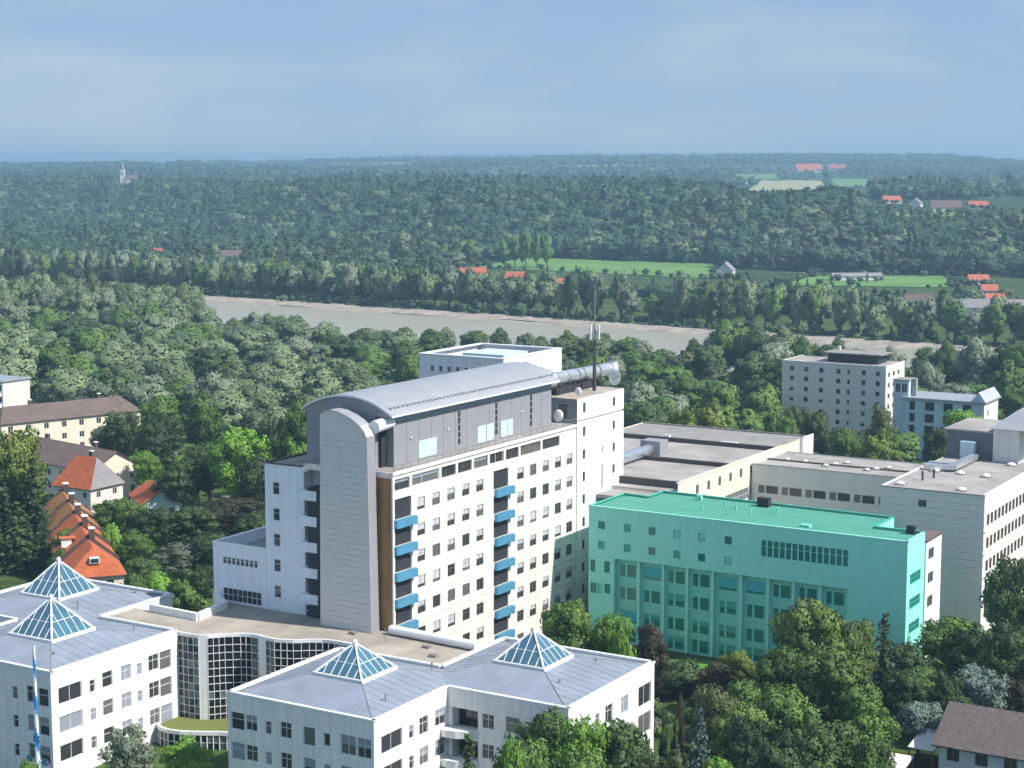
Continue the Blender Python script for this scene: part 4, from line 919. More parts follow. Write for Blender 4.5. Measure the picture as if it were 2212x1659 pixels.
Fl.box('chimney', -177.2, -176.4, 477, 477.8, FZ + 2.65, FZ + 3.7, M_whitetrim)
Fl.done()
Bl = Bld('pale_blue_house_block', 'pale blue low apartment house with upturned roof end beside the flats', 'building', (-138, 458))
ops = []
for u, w_ in ((1.2, 1.6), (5.4, 2.6), (10.4, 2.6), (15.6, 2.4)):
    for z in (6.6, 3.4, .2, -3.0): ops.append(dict(u=u, z=z, w=w_, h=2.4, kind='two', rev=.9, pm=M_glass, fm=M_brownframe))
Bl.facade((-148.6, 452), (-127.2, 452), -7, 9.7, M_paleblue, ops); Bl.facade((-127.2, 452), (-127.2, 465), -7, 9.7, M_white, [dict(u=3, z=z, w=1.4, h=1.5) for z in (6, 3, 0)]); Bl.facade((-148.6, 465), (-148.6, 452), -7, 9.7, M_paleblue); Bl.facade((-127.2, 465), (-148.6, 465), -7, 9.7, M_paleblue)
q = MB(); q.box(*[v for v in (Bl.L((-149.3, 0))[0], Bl.L((-126.6, 0))[0], Bl.L((0, 451.2))[1], Bl.L((0, 466))[1])], 9.7, 10.05, M_zinc); q.build('roof', Bl.root)
q = MB(); x0, y0 = Bl.L((-130.6, 451.4)); x1, y1 = Bl.L((-126.7, 465.9)); q.poly([(x0, y0, 10.06), (x1, y0, 10.06), ((x0 + x1) / 2, y0, 12.6)], M_paleblue); q.poly([(x0, y0, 10.06), ((x0 + x1) / 2, y0, 12.6), ((x0 + x1) / 2, y1, 12.6), (x0, y1, 10.06)], M_zinc); q.poly([(x1, y0, 10.06), (x1, y1, 10.06), ((x0 + x1) / 2, y1, 12.6), ((x0 + x1) / 2, y0, 12.6)], M_zinc); q.build('gable_roof', Bl.root)
Bl.facade((-152.2, 453), (-148.0, 453), -7, 14.2, M_paleblue, [dict(u=.6, z=11, w=1.3, h=2.4), dict(u=2.3, z=11, w=1.4, h=2.4)], part='tower_wall'); Bl.facade((-148, 453), (-148, 459), -7, 14.2, M_paleblue, part='tower_wall'); Bl.facade((-152.2, 459), (-152.2, 453), -7, 14.2, M_paleblue, part='tower_wall')
Bl.box('tower_roof', -152.4, -147.8, 452.8, 459.2, 14.2, 14.5, M_bitumen); Bl.box('chimney', -147.6, -146.6, 455, 456.4, 10, 14.6, M_bandclad)
Bl.done()

# ------------------------------------------------------------------ houses
def house(name, label, loc, rz, L, Wd, eave, ridge, wall, roof, zb=0.0, hip=(0, 0), rows=(), wcols=0, chim=1, over=.45, roof_r=None, group=None, cat='house', ww=1.2, wh=1.3, side=True, fm=None):
    B_ = Bld(name, label, cat, (0, 0), world=loc, rot=rz, group=group)
    x0, x1, y0, y1 = -L / 2, L / 2, -Wd / 2, Wd / 2
    ops = []
    for z in rows:
        for k in range(wcols): ops.append(dict(u=L * (k + .5) / wcols - ww / 2, z=z, w=ww, h=wh, kind='two', fm=fm or M_frame))
    B_.facade((x0, y0), (x1, y0), zb, eave, wall, ops); B_.facade((x1, y1), (x0, y1), zb, eave, wall)
    so = []
    if side:
        n = max(1, int(Wd / 3.5))
        for z in rows: so += [dict(u=Wd * (k + .5) / n - ww / 2, z=z, w=ww, h=wh, kind='two') for k in range(n)]
    B_.facade((x1, y0), (x1, y1), zb, eave, wall, so); B_.facade((x0, y1), (x0, y0), zb, eave, wall, so)
    o = over; sl = (ridge - eave) / (Wd / 2); ez = eave - sl * o + .12; rzv = ridge + .12
    hx0 = x0 - (0 if hip[0] else o) ; hx1 = x1 + (0 if hip[1] else o)
    r = MB(); E0 = [(x0 - o, y0 - o, ez), (x1 + o, y0 - o, ez), (x1 + o, y1 + o, ez), (x0 - o, y1 + o, ez)]
    ra = (x0 + hip[0] if hip[0] else x0 - o, 0, rzv); rb = (x1 - hip[1] if hip[1] else x1 + o, 0, rzv)
    r2 = roof_r or roof
    top = [([E0[0], E0[1], rb, ra], roof), ([E0[2], E0[3], ra, rb], roof)]
    if hip[0]: top.append(([E0[3], E0[0], ra], roof))
    if hip[1]: top.append(([E0[1], E0[2], rb], r2))
    for pts, m in top:
        r.poly(pts, m); r.poly([(p[0], p[1], p[2] - .16) for p in reversed(pts)], M_chim)
    for a, b in ((E0[0], E0[1]), (E0[2], E0[3])): r.poly([(a[0], a[1], a[2] - .16), (b[0], b[1], b[2] - .16), b, a], M_chim)
    for hp, e, f, q in ((hip[0], E0[3], E0[0], ra), (hip[1], E0[1], E0[2], rb)):
        if not hp:
            for a, b in ((e, q), (q, f)): r.poly([(a[0], a[1], a[2] - .16), (b[0], b[1], b[2] - .16), b, a], M_chim)
        else: r.poly([(e[0], e[1], e[2] - .16), (f[0], f[1], f[2] - .16), f, e], M_chim)
    ro = r.build('roof', B_.root)
    for hp, x in ((hip[0], x0), (hip[1], x1)):
        if not hp: B_.mb('wall').poly([(x, y0, eave), (x, y1, eave), (x, 0, ridge)], wall)
    for k in range(chim):
        cx = x0 + L * (k + .55) / max(1, chim); c = MB(); c.box(cx - .4, cx + .4, .3, 1.0, ridge - 1.0, ridge + 1.1, M_chim); c.box(cx - .5, cx + .5, .2, 1.1, ridge + 1.1, ridge + 1.25, M_whitetrim); c.build('chimney', ro)
    B_.done(); return B_
def frame2(p0, p1):                            # front wall from p0 (left) to p1 (right): centre line frame
    d = (p1 - p0); L = d.length; d = d / L; inn = Vector((-d.y, d.x, 0)); return L, math.atan2(d.y, d.x), d, inn
p0, p1 = W(-324.5, 297.5), W(-312.2, 333.2); L, rz, d, inn = frame2(p0, p1); c = (p0 + p1) / 2 + inn * 5.5
house('apartment_house', 'cream apartment house with long brown hipped roof at far left', c, rz, L, 11, 9, 12.2, M_creamwall, M_brownroof, 0, (3, 3), (6.6, 3.6, .8), 8, 2, cat='building', wh=1.5, ww=1.3)
p0, p1 = W(-303, 276.5), W(-266.2, 269.0); L, rz, d, inn = frame2(p0, p1); c = (p0 + p1) / 2 + inn * 6
house('apartment_house', 'long brown gabled apartment house with cream end wall behind the orange roofs', c, rz, L, 12.5, 6.9, 10.4, M_creamwall, M_brownroof, 0, (0, 0), (4.2, 1.2), 8, 2, cat='building', wh=1.5)
eb = Bld('balcony_block', 'white block with stacked balconies cut by the left picture edge', 'building', (-376, 343))
eb.facade((-388, 337), (-366.5, 337), -2, 12.2, M_white, [dict(u=1 + 5.2 * k, z=z, w=4.4, h=1.7, kind='grid', rev=.9, pm=M_glass) for k in range(4) for z in (9.6, 6.5, 3.4, .3)]); eb.facade((-366.5, 337), (-366.5, 347), -2, 12.2, M_flats); eb.facade((-366.5, 347), (-388, 347), -2, 12.2, M_white); eb.facade((-388, 347), (-388, 337), -2, 12.2, M_white)
for z in (8.2, 5.1, 2.0): eb.box('balcony', -388, -367, 336, 337, z, z + 1.0, M_white, own=True)
eb.box('roof', -388.4, -366.1, 336.6, 347.4, 12.2, 12.5, M_zinc); eb.done()
house('detached_house', 'house with one orange roof slope and one grey slope, white walls', W(-263.2, 264.6), -AL, 10.5, 9.5, 5.6, 11.0, M_flats, M_redtile, 0, (2.2, 2.6), (3.2, .6), 3, 1, roof_r=M_greyhip)
p0, p1 = W(-253.8, 267.3), W(-243.2, 259.3); L, rz, d, inn = frame2(p0, p1); c = (p0 + p1) / 2 + inn * 4
house('small_house', 'small house with salmon red roof among the trees left of the tower', c, rz, L, 8, 3.6, 6.2, M_paleblue, M_redtile, 0, (0, 0), (1.4,), 3, 0)
# terraced row with red roofs
dA, dB = -.632, .775
for i in range(5):
    a = 237.5 + dA * 10.9 * (i + .5) ; b = -243.2 + dB * 10.9 * (i + .5)
    rzr = math.atan2(*(W(dB, dA).yx))
    nm = ['fifth and farthest', 'fourth', 'middle', 'second nearest', 'nearest'][i]
    hz_ = 10.1
    H_ = house('terraced_house', f'red tiled terraced house, {nm} of the stepped row behind the left pyramids', W(b, a), rzr, 10.6, 9.2, 6.3 - .1 * i, hz_ - .1 * i, M_creamwall, M_redtile if i > 1 else M_redtile2, 0, (0, 3.2 if i == 4 else 0), (3.6, .8), 3, 0, group='terraced houses with red roofs')
    q = MB(); pts = [(-5.15, -5.1, 5.6), (-4.85, -5.1, 5.6)]
    yy = 5.05; q.poly([(-5.2, -yy, 6.4), (-5.2, 0, 10.55), (-5.2, yy, 6.4), (-5.2, yy, 5.4), (-5.2, -yy, 5.4)], M_chim); q.poly([(-4.8, -yy, 6.4), (-4.8, 0, 10.55), (-4.8, yy, 6.4), (-4.8, yy, 5.4), (-4.8, -yy, 5.4)], M_chim)
    for s in (-1, 1): q.poly([(-5.2, s * yy, 6.4), (-4.8, s * yy, 6.4), (-4.8, 0, 10.55), (-5.2, 0, 10.55)], M_brownroof)
    q.build('party_wall', H_.root)
    q = MB(); q.box(-5.4, -4.3, .2, 1.1, 9.4, 11.5, M_chim); q.box(-5.5, -4.2, .1, 1.2, 11.5, 11.7, M_whitetrim); q.build('chimney', H_.root)
    if i == 3: q = MB(); q.box(-.9, .9, -3.9, -2.2, 7.4, 8.9, M_whitetrim); q.box(-.7, .7, -3.95, -3.91, 7.7, 8.7, M_glass); q.box(-1.1, 1.1, -4.1, -1.4, 8.9, 9.02, M_redtile); q.build('dormer', H_.root)
    if i == 4:
        q = MB(); q.box(3.4, 4.6, -.8, .8, 7.6, 8.5, M_whitetrim); q.box(4.6, 4.66, -.65, .65, 7.75, 8.4, M_glass); q.build('dormer', H_.root)
# house bottom right
hr = house('shingled_house', 'pale blue grey house with grey brown shingle roof in the bottom right corner', W(-45.0, 198.9), -AL, 26.4, 11.8, 5.9, 8.9, mat('blue_grey_render', (0.50, 0.55, 0.63), .85, var=.05), M_greytile, -2.5, (0, 0), (3.8, .4), 8, 1, over=.75, fm=M_brownframe, wh=1.5, ww=1.5)
def awning(label, b0, b1, a0, a1, z0, z1, m):
    t = thing('canopy', label, 'canopy', W((b0 + b1) / 2, (a0 + a1) / 2, ground(*W((b0 + b1) / 2, (a0 + a1) / 2).xy)), -AL)
    hb_, ha = (b1 - b0) / 2, (a1 - a0) / 2; g = t.location.z
    q = MB(); q.poly([(-hb_, -ha, z0 - g), (hb_, -ha, z0 - g), (hb_, ha, z1 - g), (-hb_, ha, z1 - g)], m); q.poly([(-hb_, -ha, z0 - g - .12), (-hb_, ha, z1 - g - .12), (hb_, ha, z1 - g - .12), (hb_, -ha, z0 - g - .12)], m); q.poly([(-hb_, -ha, z0 - g - .12), (hb_, -ha, z0 - g - .12), (hb_, -ha, z0 - g), (-hb_, -ha, z0 - g)], m); q.build('roof', t)
    for sx in (-1, 1):
        for sy, z in ((-1, z0), (1, z1)): q = MB(); q.box(sx * (hb_ - .15) - .08, sx * (hb_ - .15) + .08, sy * (ha - .15) - .08, sy * (ha - .15) + .08, 0, z - g - .1, M_wood); q.build('post', t)
awning('white pitched canopy roof against the left end of the shingled house', -62.4, -59.3, 194.5, 200, 4.1, 4.9, M_canvas)
awning('lower pale canopy in front of the white canopy, left of the shingled house', -65.4, -61.2, 189.5, 193.2, 3.0, 3.5, M_canvas)
sh = Bld('garden_shed', 'rust brown timber shed in the shade under the canopies', 'shed', (-62.6, 191))
for k in range(9): sh.box('plank', -64.6 + k * .45, -64.18 + k * .45, 188.4, 188.46, -2, 1.9, M_wood, own=True)
sh.box('body', -64.6, -60.6, 188.46, 191.5, -2, 1.8, M_wood); sh.box('roof', -64.9, -60.3, 188.1, 191.9, 1.9, 2.05, M_bitumen); sh.done()
# parasol on the lawn by the teal block
pp = hit(1434, 1475)
t = thing('parasol', 'orange red parasol on the lawn in front of the teal block', 'parasol', pp)
q = MB(); q.tube((0, 0, 0), (0, 0, 2.7), .05, .04, M_whitetrim, 6); q.build('pole', t)
q = MB(); ring = [(1.35 * math.cos(k * math.pi / 4), 1.35 * math.sin(k * math.pi / 4), 2.05) for k in range(8)]
for k in range(8): q.poly([ring[k], ring[(k + 1) % 8], (0, 0, 2.75)], M_orange); q.poly([ring[(k + 1) % 8], ring[k], (0, 0, 2.68)], M_orange)
q.build('canopy', t)
field('lawn', [(1412, 1478), (1560, 1478), (1560, 1432), (1412, 1425)], M_lawn, lift=.06)
draped('garden_path', [(1425, 1452), (1530, 1462), (1530, 1455), (1425, 1446)], M_paving, n=4, lift=.1)
draped('garden_path', [(1418, 1502), (1475, 1502), (1475, 1490), (1418, 1490)], M_paving, n=4, lift=.1)
field('lawn', [(255, 1005), (360, 1012), (360, 975), (275, 972)], M_lawn, lift=.06)
field('lawn', [(270, 1290), (470, 1290), (440, 1195), (300, 1190)], M_lawn, lift=.06)
field('lawn', [(230, 960), (300, 965), (300, 940), (240, 940)], M_lawn, lift=.06)
draped('service_road', [(-20, 1235), (70, 1235), (40, 1170), (-20, 1165)], M_asphalt, n=4, lift=.06)

# far houses with red roofs: (x, y of roof, width px, words)
FAR = [(1022, 583, 56, 'red roofed farmhouse left of its two neighbours behind the far bank trees'), (1122, 592, 56, 'orange roofed farmhouse between two red roofs behind the far bank trees'), (1205, 604, 48, 'small bright red roof nearest the radio mast behind the far bank trees'),
       (1757, 633, 62, 'long orange roofed house below the right hand meadow'), (2112, 596, 44, 'upper red roofed house right of the bright meadow'), (2136, 617, 34, 'middle orange roof in the cluster right of the meadow'), (2148, 637, 42, 'lower orange roof in the cluster right of the meadow'),
       (1925, 427, 40, 'bright red roof at the top of the wooded slope, leftmost there'), (2042, 441, 64, 'wide brown red roof at the top of the wooded slope'), (2113, 437, 40, 'orange red roof at the right end of the slope top houses'),
       (1745, 367, 58, 'long red farm roof on the distant plateau'), (1808, 363, 36, 'short red farm roof beside the long one on the distant plateau'), (1572, 408, 30, 'small pink roofed house at the edge of the plateau wood'),
       (340, 539, 36, 'lone red roofed house in the trees beyond the river at left'), (226, 489, 24, 'tiny pink roof in the distant trees at left'), (312, 496, 26, 'tiny orange roof in the distant trees, right of the pink one'), (500, 548, 60, 'low brown roofed farm behind the far bank trees at left'), (1985, 640, 60, 'grey roofed house among the trees right of the long orange roof')]
FARP = []
for x, y, wpx, lab in FAR:
    p = hit(x, y, 6.0); dep = p.y; L = wpx * dep / F; Wd = max(8.0, L * .55)
    g = p.z; col_ = M_farred if 'brown' not in lab and 'grey' not in lab else M_brownroof
    hh = 3.4 if dep < 2400 else 5
    house('far_house', lab, p, R(rng.uniform(-14, 14)), L, Wd, g + hh, g + hh + Wd * .42, M_flats, col_, g - 2, (0, 0), (g + 1.2,) if dep < 2000 else (), 3, 1, group='houses beyond the river')
    FARP.append((p.x, p.y, max(L, 14)))
p = hit(1978, 446, 3); g = p.z
house('far_house', 'white gabled house beside the slope top red roofs', p, R(70), 14, 10, g + 6, g + 10, M_white, M_greyhip, g - 2, (0, 0), (g + 2,), 2, 1, group='houses beyond the river'); FARP.append((p.x, p.y, 16))
p = hit(1850, 597, 3); g = p.z
house('far_barn', 'low white barn at the wood edge above the right hand meadow', p, R(4), 34, 9, g + 3.2, g + 5.2, M_white, M_greyhip, g - 1, (0, 0), (), 0, 0, cat='barn'); FARP.append((p.x, p.y, 20))
p = hit(1568, 592, 3); g = p.z
house('far_house', 'pale grey gabled house between the two meadows', p, R(75), 15, 11, g + 6, g + 11, M_flats, M_greyhip, g - 1, (0, 0), (g + 2,), 2, 1, group='houses beyond the river'); FARP.append((p.x, p.y, 14))
p = at_depth(2052, 829, 640); g = ground(p.x, p.y)
house('far_house', 'small orange roof peeping out of the trees right of the flats', p, R(10), 11, 9, p.z - 1.5, p.z + 1.5, M_white, M_farred, g, (0, 0), (), 0, 0); FARP.append((p.x, p.y, 8))
p = at_depth(2150, 650, 900); g = ground(p.x, p.y)
house('far_house', 'long grey roofed white house at the right picture edge beyond the river', p, R(-12), 46, 12, g + 6, g + 10, M_white, M_greyhip, g - 1, (0, 0), (g + 1.5,), 6, 2); FARP.append((p.x, p.y, 20))
# church tower on the plateau
p = at_depth(265, 384, 2900); g = ground(p.x, p.y); zt = 72.5 + 5
t = thing('church_tower', 'white church tower with dark spire on the skyline at left', 'church tower', (p.x, p.y, g))
q = MB(); q.box(-3.4, 3.4, -3.4, 3.4, -2, 60 - g, M_white); q.build('tower', t)
q = MB(); z = 60 - g
pr = [(3.9, z), (4.1, z + 1.5), (2.8, z + 4.5), (3.0, z + 6), (1.2, z + 10), (.2, z + 19)]
for (r0, z0), (r1, z1) in zip(pr, pr[1:]): q.tube((0, 0, z0), (0, 0, z1), r0, r1, M_greyhip, 8, False)
q.build('spire', t)
for sx in (-1.6, 1.6): q = MB(); q.box(sx - .7, sx + .7, -3.5, -3.4, z - 9, z - 4, M_dark); q.build('belfry_opening', t)
q = MB(); q.box(4.6, 26, -7, 7, -2, 13.7, M_flats); q.poly([(4.5, -7.5, 13.8), (26.5, -7.5, 13.8), (26.5, 0, 22), (4.5, 0, 22)], M_brownroof); q.poly([(4.5, 7.5, 13.8), (4.5, 0, 22), (26.5, 0, 22), (26.5, 7.5, 13.8)], M_brownroof); q.build('nave', t)
FARP.append((p.x, p.y, 20))

# ------------------------------------------------------------------ trees: prototypes
nr = np.random.default_rng(11)
def leaf_mesh(name, C, Nn, size, rnd, aspect=1.0, up=None, soft=None, core=None, sq=1.0, cdir=None, cb=1.0):
    n = len(C); Nn = Nn / np.maximum(np.linalg.norm(Nn, axis=1, keepdims=True), 1e-6)
    ref = nr.normal(size=(n, 3)) if up is None else up + nr.normal(size=(n, 3)) * .35
    U = np.cross(Nn, ref); U /= np.maximum(np.linalg.norm(U, axis=1, keepdims=True), 1e-6); V = np.cross(Nn, U)
    s = (size * nr.uniform(.65, 1.3, n))[:, None] * .5
    k = nr.uniform(.55, 1.25, (n, 4))
    P = np.stack([C + U * s * k[:, 0:1], C + V * s * aspect * k[:, 1:2], C - U * s * k[:, 2:3], C - V * s * aspect * k[:, 3:4]], axis=1)
    P[:, 0] += Nn * s * .25; P[:, 2] -= Nn * s * .2
    V_ = P.reshape(-1, 3); loops = np.arange(4 * n, dtype=np.int32); starts = np.arange(0, 4 * n, 4, dtype=np.int32); tot = np.full(n, 4, dtype=np.int32); vn = None
    if soft is not None:                       # leaves of a clump share the light of the clump's rounded surface
        sn = soft / np.maximum(np.linalg.norm(soft, axis=1, keepdims=True), 1e-6) * .8 + Nn * .35; sn /= np.linalg.norm(sn, axis=1, keepdims=True); vn = np.repeat(sn, 4, axis=0)
    if core is not None:                       # opaque cores added to block light inside the clumps, toned dark like shade
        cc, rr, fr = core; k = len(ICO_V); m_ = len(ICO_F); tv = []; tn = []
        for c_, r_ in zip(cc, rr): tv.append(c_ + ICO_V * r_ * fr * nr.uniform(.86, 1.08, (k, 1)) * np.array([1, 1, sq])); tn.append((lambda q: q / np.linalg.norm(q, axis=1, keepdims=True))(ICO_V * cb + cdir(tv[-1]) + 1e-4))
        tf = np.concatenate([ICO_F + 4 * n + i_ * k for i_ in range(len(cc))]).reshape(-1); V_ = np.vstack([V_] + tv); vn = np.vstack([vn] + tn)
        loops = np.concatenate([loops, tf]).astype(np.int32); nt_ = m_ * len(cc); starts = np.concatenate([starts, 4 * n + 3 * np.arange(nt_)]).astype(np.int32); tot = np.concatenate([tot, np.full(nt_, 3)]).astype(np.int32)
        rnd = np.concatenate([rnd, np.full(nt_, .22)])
    me = bpy.data.meshes.new(name); me.vertices.add(len(V_)); me.vertices.foreach_set('co', V_.reshape(-1).astype(np.float32))
    me.loops.add(len(loops)); me.loops.foreach_set('vertex_index', loops)
    me.polygons.add(len(starts)); me.polygons.foreach_set('loop_start', starts); me.polygons.foreach_set('loop_total', tot)
    at = me.attributes.new('rnd', 'FLOAT', 'FACE'); at.data.foreach_set('value', rnd.astype(np.float32))
    me.update(calc_edges=True); me.materials.append(LEAF['green'])
    if vn is not None: me.normals_split_custom_set_from_vertices(vn.tolist())
    return me
_b = bmesh.new(); bmesh.ops.create_icosphere(_b, subdivisions=1, radius=1.0); ICO_V = np.array([v.co[:] for v in _b.verts]); ICO_F = np.array([[v.index for v in f.verts] for f in _b.faces], dtype=np.int32); _b.free()
def clumps(n, Rc, rz, cz, lo, hi, u0=.45, u1=.82):
    d = nr.normal(size=(n, 3)); d[:, 2] = d[:, 2] * .9 + .15; d /= np.linalg.norm(d, axis=1, keepdims=True)
    u = nr.uniform(u0, u1, n)[:, None]; c = d * u * np.array([Rc, Rc, rz]); c[:, 2] += cz
    r = Rc * nr.uniform(lo, hi, n); c = np.vstack([c, [[0, 0, cz], [0, 0, cz + rz * .35], [0, 0, cz - rz * .35]]]); r = np.append(r, [Rc * .6, Rc * .5, Rc * .55]); return c, r
def crown_dir(C, cz, Rc, rz):
    d = (C - np.array([0, 0, cz - rz * .25])) / np.array([Rc, Rc, rz]); return d / np.maximum(np.linalg.norm(d, axis=1, keepdims=True), 1e-6)
def round_crown(name, H, Rc, base, ncl, leaf, dens, lo=.26, hi=.42, squash=.85, jit=.38, corf=.84, big=.6):
    cz = (H + base) / 2; rz = (H - base) / 2; c, r = clumps(ncl, Rc, rz, cz, lo, hi)
    Cs, Ns, Rn, Ds = [], [], [], []
    for i in range(len(c)):
        n = int(dens * 12.6 * r[i] ** 2 / (leaf * leaf)); d = nr.normal(size=(n, 3)); d /= np.linalg.norm(d, axis=1, keepdims=True)
        p = c[i] + d * r[i] * np.array([1, 1, squash]) * nr.uniform(.78, 1.08, n)[:, None]
        keep = np.ones(n, bool)
        for j in range(len(c)):
            if j != i: keep &= (np.linalg.norm(p - c[j], axis=1) > r[j] * .72)
        keep &= p[:, 2] > base * .7
        Ds.append(d[keep]); Cs.append(p[keep]); Ns.append(d[keep] + nr.normal(size=(keep.sum(), 3)) * jit + np.array([0, 0, .12])); Rn.append(np.clip(nr.uniform(.1, .8) + nr.normal(0, .18, keep.sum()), 0, 1))
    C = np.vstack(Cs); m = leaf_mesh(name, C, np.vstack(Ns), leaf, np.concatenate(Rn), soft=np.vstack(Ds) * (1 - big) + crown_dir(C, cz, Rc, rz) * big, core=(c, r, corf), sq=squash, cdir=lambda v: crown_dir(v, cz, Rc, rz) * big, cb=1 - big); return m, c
def trunk_mesh(H, base, c, r0, n=6):
    q = MB(); pts = [(0, 0, -1.0), (.12, -.1, H * .25), (-.08, .1, H * .5), (0.05, 0, H * .8)]; rr = [r0 * 1.25, r0, r0 * .7, r0 * .2]
    for (a, b), (ra, rb) in zip(zip(pts, pts[1:]), zip(rr, rr[1:])): q.tube(a, b, ra, rb, M_bark, 8, False)
    for k in range(min(n, len(c))):
        zc = min(c[k][2] * .62, H * .55); q.tube((0, 0, zc), tuple(c[k]), r0 * .45, r0 * .12, M_bark, 5, False)
    return q.mesh('trunk', True)
def conifer(name, H, Rb, leaf, tiers, dens=1.0):
    Cs, Ns, Rn = [], [], []
    for k in range(tiers):
        t = k / tiers; z = H * (.06 + .93 * t); r = Rb * (1 - t) ** .85 * nr.uniform(.85, 1.1) + .12
        nb = int((5 + 9 * (1 - t)) * dens)
        for b in range(nb):
            a = nr.uniform(0, 2 * math.pi); rb = r * nr.uniform(.7, 1.12); m = max(3, int(rb / (leaf * .42)))
            tt = np.linspace(.12, 1, m); x = np.cos(a) * rb * tt; y = np.sin(a) * rb * tt
            zz = z - .28 * rb * tt ** 1.6 + nr.normal(0, .06, m); Cs.append(np.stack([x, y, zz], 1) + nr.normal(0, leaf * .18, (m, 3)))
            Ns.append(np.stack([np.cos(a) * .5 + 0 * tt, np.sin(a) * .5 + 0 * tt, .8 + 0 * tt], 1) + nr.normal(0, .45, (m, 3))); Rn.append(np.clip(nr.uniform(.15, .8) + nr.normal(0, .15, m), 0, 1))
    return leaf_mesh(name, np.vstack(Cs), np.vstack(Ns), leaf, np.concatenate(Rn))
PROTO = {}
def add_round(key, H, Rc, base, ncl, leaf, dens, cnt, r0=.32, **k):
    PROTO[key] = []
    for i in range(cnt):
        m, c = round_crown('crown', H, Rc, base, ncl, leaf, dens, **k); PROTO[key].append((m, trunk_mesh(H, base, c, r0), H, 2 * Rc * 1.08))
add_round('near', 14, 5.2, 2.0, 56, .38, 1.0, 5, lo=.13, hi=.30, jit=.42, corf=.62, big=.3)
add_round('shrub', 5, 2.6, .2, 20, .36, .95, 2, r0=.12, lo=.25, hi=.42)
add_round('mid', 15, 5.6, 1.6, 34, .80, .7, 5, lo=.20, hi=.36, jit=.25)
add_round('willow', 15, 6.4, .8, 26, .75, .7, 4, lo=.22, hi=.42, squash=.95, jit=.20)
add_round('belt', 17, 4.6, 1.5, 26, 1.05, .7, 4, lo=.24, hi=.42, squash=1.25, jit=.2)
PROTO['spruce'] = [(conifer('crown', 18, 3.7, .62, 34), trunk_mesh(18, 1, [], .3), 18, 7.6) for _ in range(3)]
PROTO['cypress'] = []
for i in range(2):
    m, c = round_crown('crown', 9, 1.1, .2, 30, .32, .9, lo=.35, hi=.6); PROTO['cypress'].append((m, trunk_mesh(9, .2, [], .12), 9, 2.4))
for i in range(1):
    pass
def plant(name, p, h, wid, kind, col, label, group=None):
    cm, tm, H, Wd = rng.choice(PROTO[kind]); g = ground(p.x, p.y)
    t = thing(name, label, 'tree' if 'shrub' not in name and 'bush' not in name else 'shrub', (p.x, p.y, g), rng.uniform(0, 6.28), group)
    s = (wid / Wd, wid / Wd * rng.uniform(.9, 1.1), h / H)
    if kind == 'near': k = max(wid * 1.36, h * .5) / Wd; s = (k, k * rng.uniform(.9, 1.1), h / H)
    if kind == 'mid': k = max(wid, h * .62) / Wd; s = (k, k * rng.uniform(.9, 1.1), h / H)
    if kind == 'shrub': s = (s[0] * 1.22, s[1] * 1.22, s[2])
    c = link('crown', cm, t); c.scale = s; c.material_slots[0].link = 'OBJECT'; c.material_slots[0].material = LEAF[col]
    k = link('trunk', tm, t); k.scale = (min(s[0], s[2]), min(s[0], s[2]), s[2]); return t
def tree(x, ytop, dep, wpx, kind, col, label, name=None, group=None):
    if kind == 'mid' and dep < 445: kind = 'near'; wpx *= .8
    p = at_depth(x, ytop, dep); h = max(2.0, p.z - ground(p.x, p.y)); name = name or {'spruce': 'spruce_tree', 'cypress': 'cypress_tree', 'shrub': 'garden_shrub'}.get(kind, 'broadleaf_tree')
    return plant(name, p, h, wpx * dep / F, kind, col, label, group)
# footprints (b0, b1, a0, a1) that trees keep clear of
FOOT = [(-163, -128, 181, 260), (-132, -92, 150, 191), (-192, -152, 146, 186), (-168, -113, 169, 187), (-154, -129, 157, 180), (-125, -73, 227, 247), (-153, -116, 236, 304), (-118, -72, 259, 310), (-191, -157, 463, 483), (-154, -125, 450, 467), (-66, -30, 187, 207), (-390, -364, 335, 349), (-330, -300, 290, 345), (-306, -263, 266, 292), (-270, -256, 258, 271), (-258, -240, 256, 278)]
def clear(p, m=3.0):
    a = p.x * AX[0] + p.y * AX[1]; b = p.x * BX[0] + p.y * BX[1]
    return not any(b0 - m < b < b1 + m and a0 - m < a < a1 + m for b0, b1, a0, a1 in FOOT)

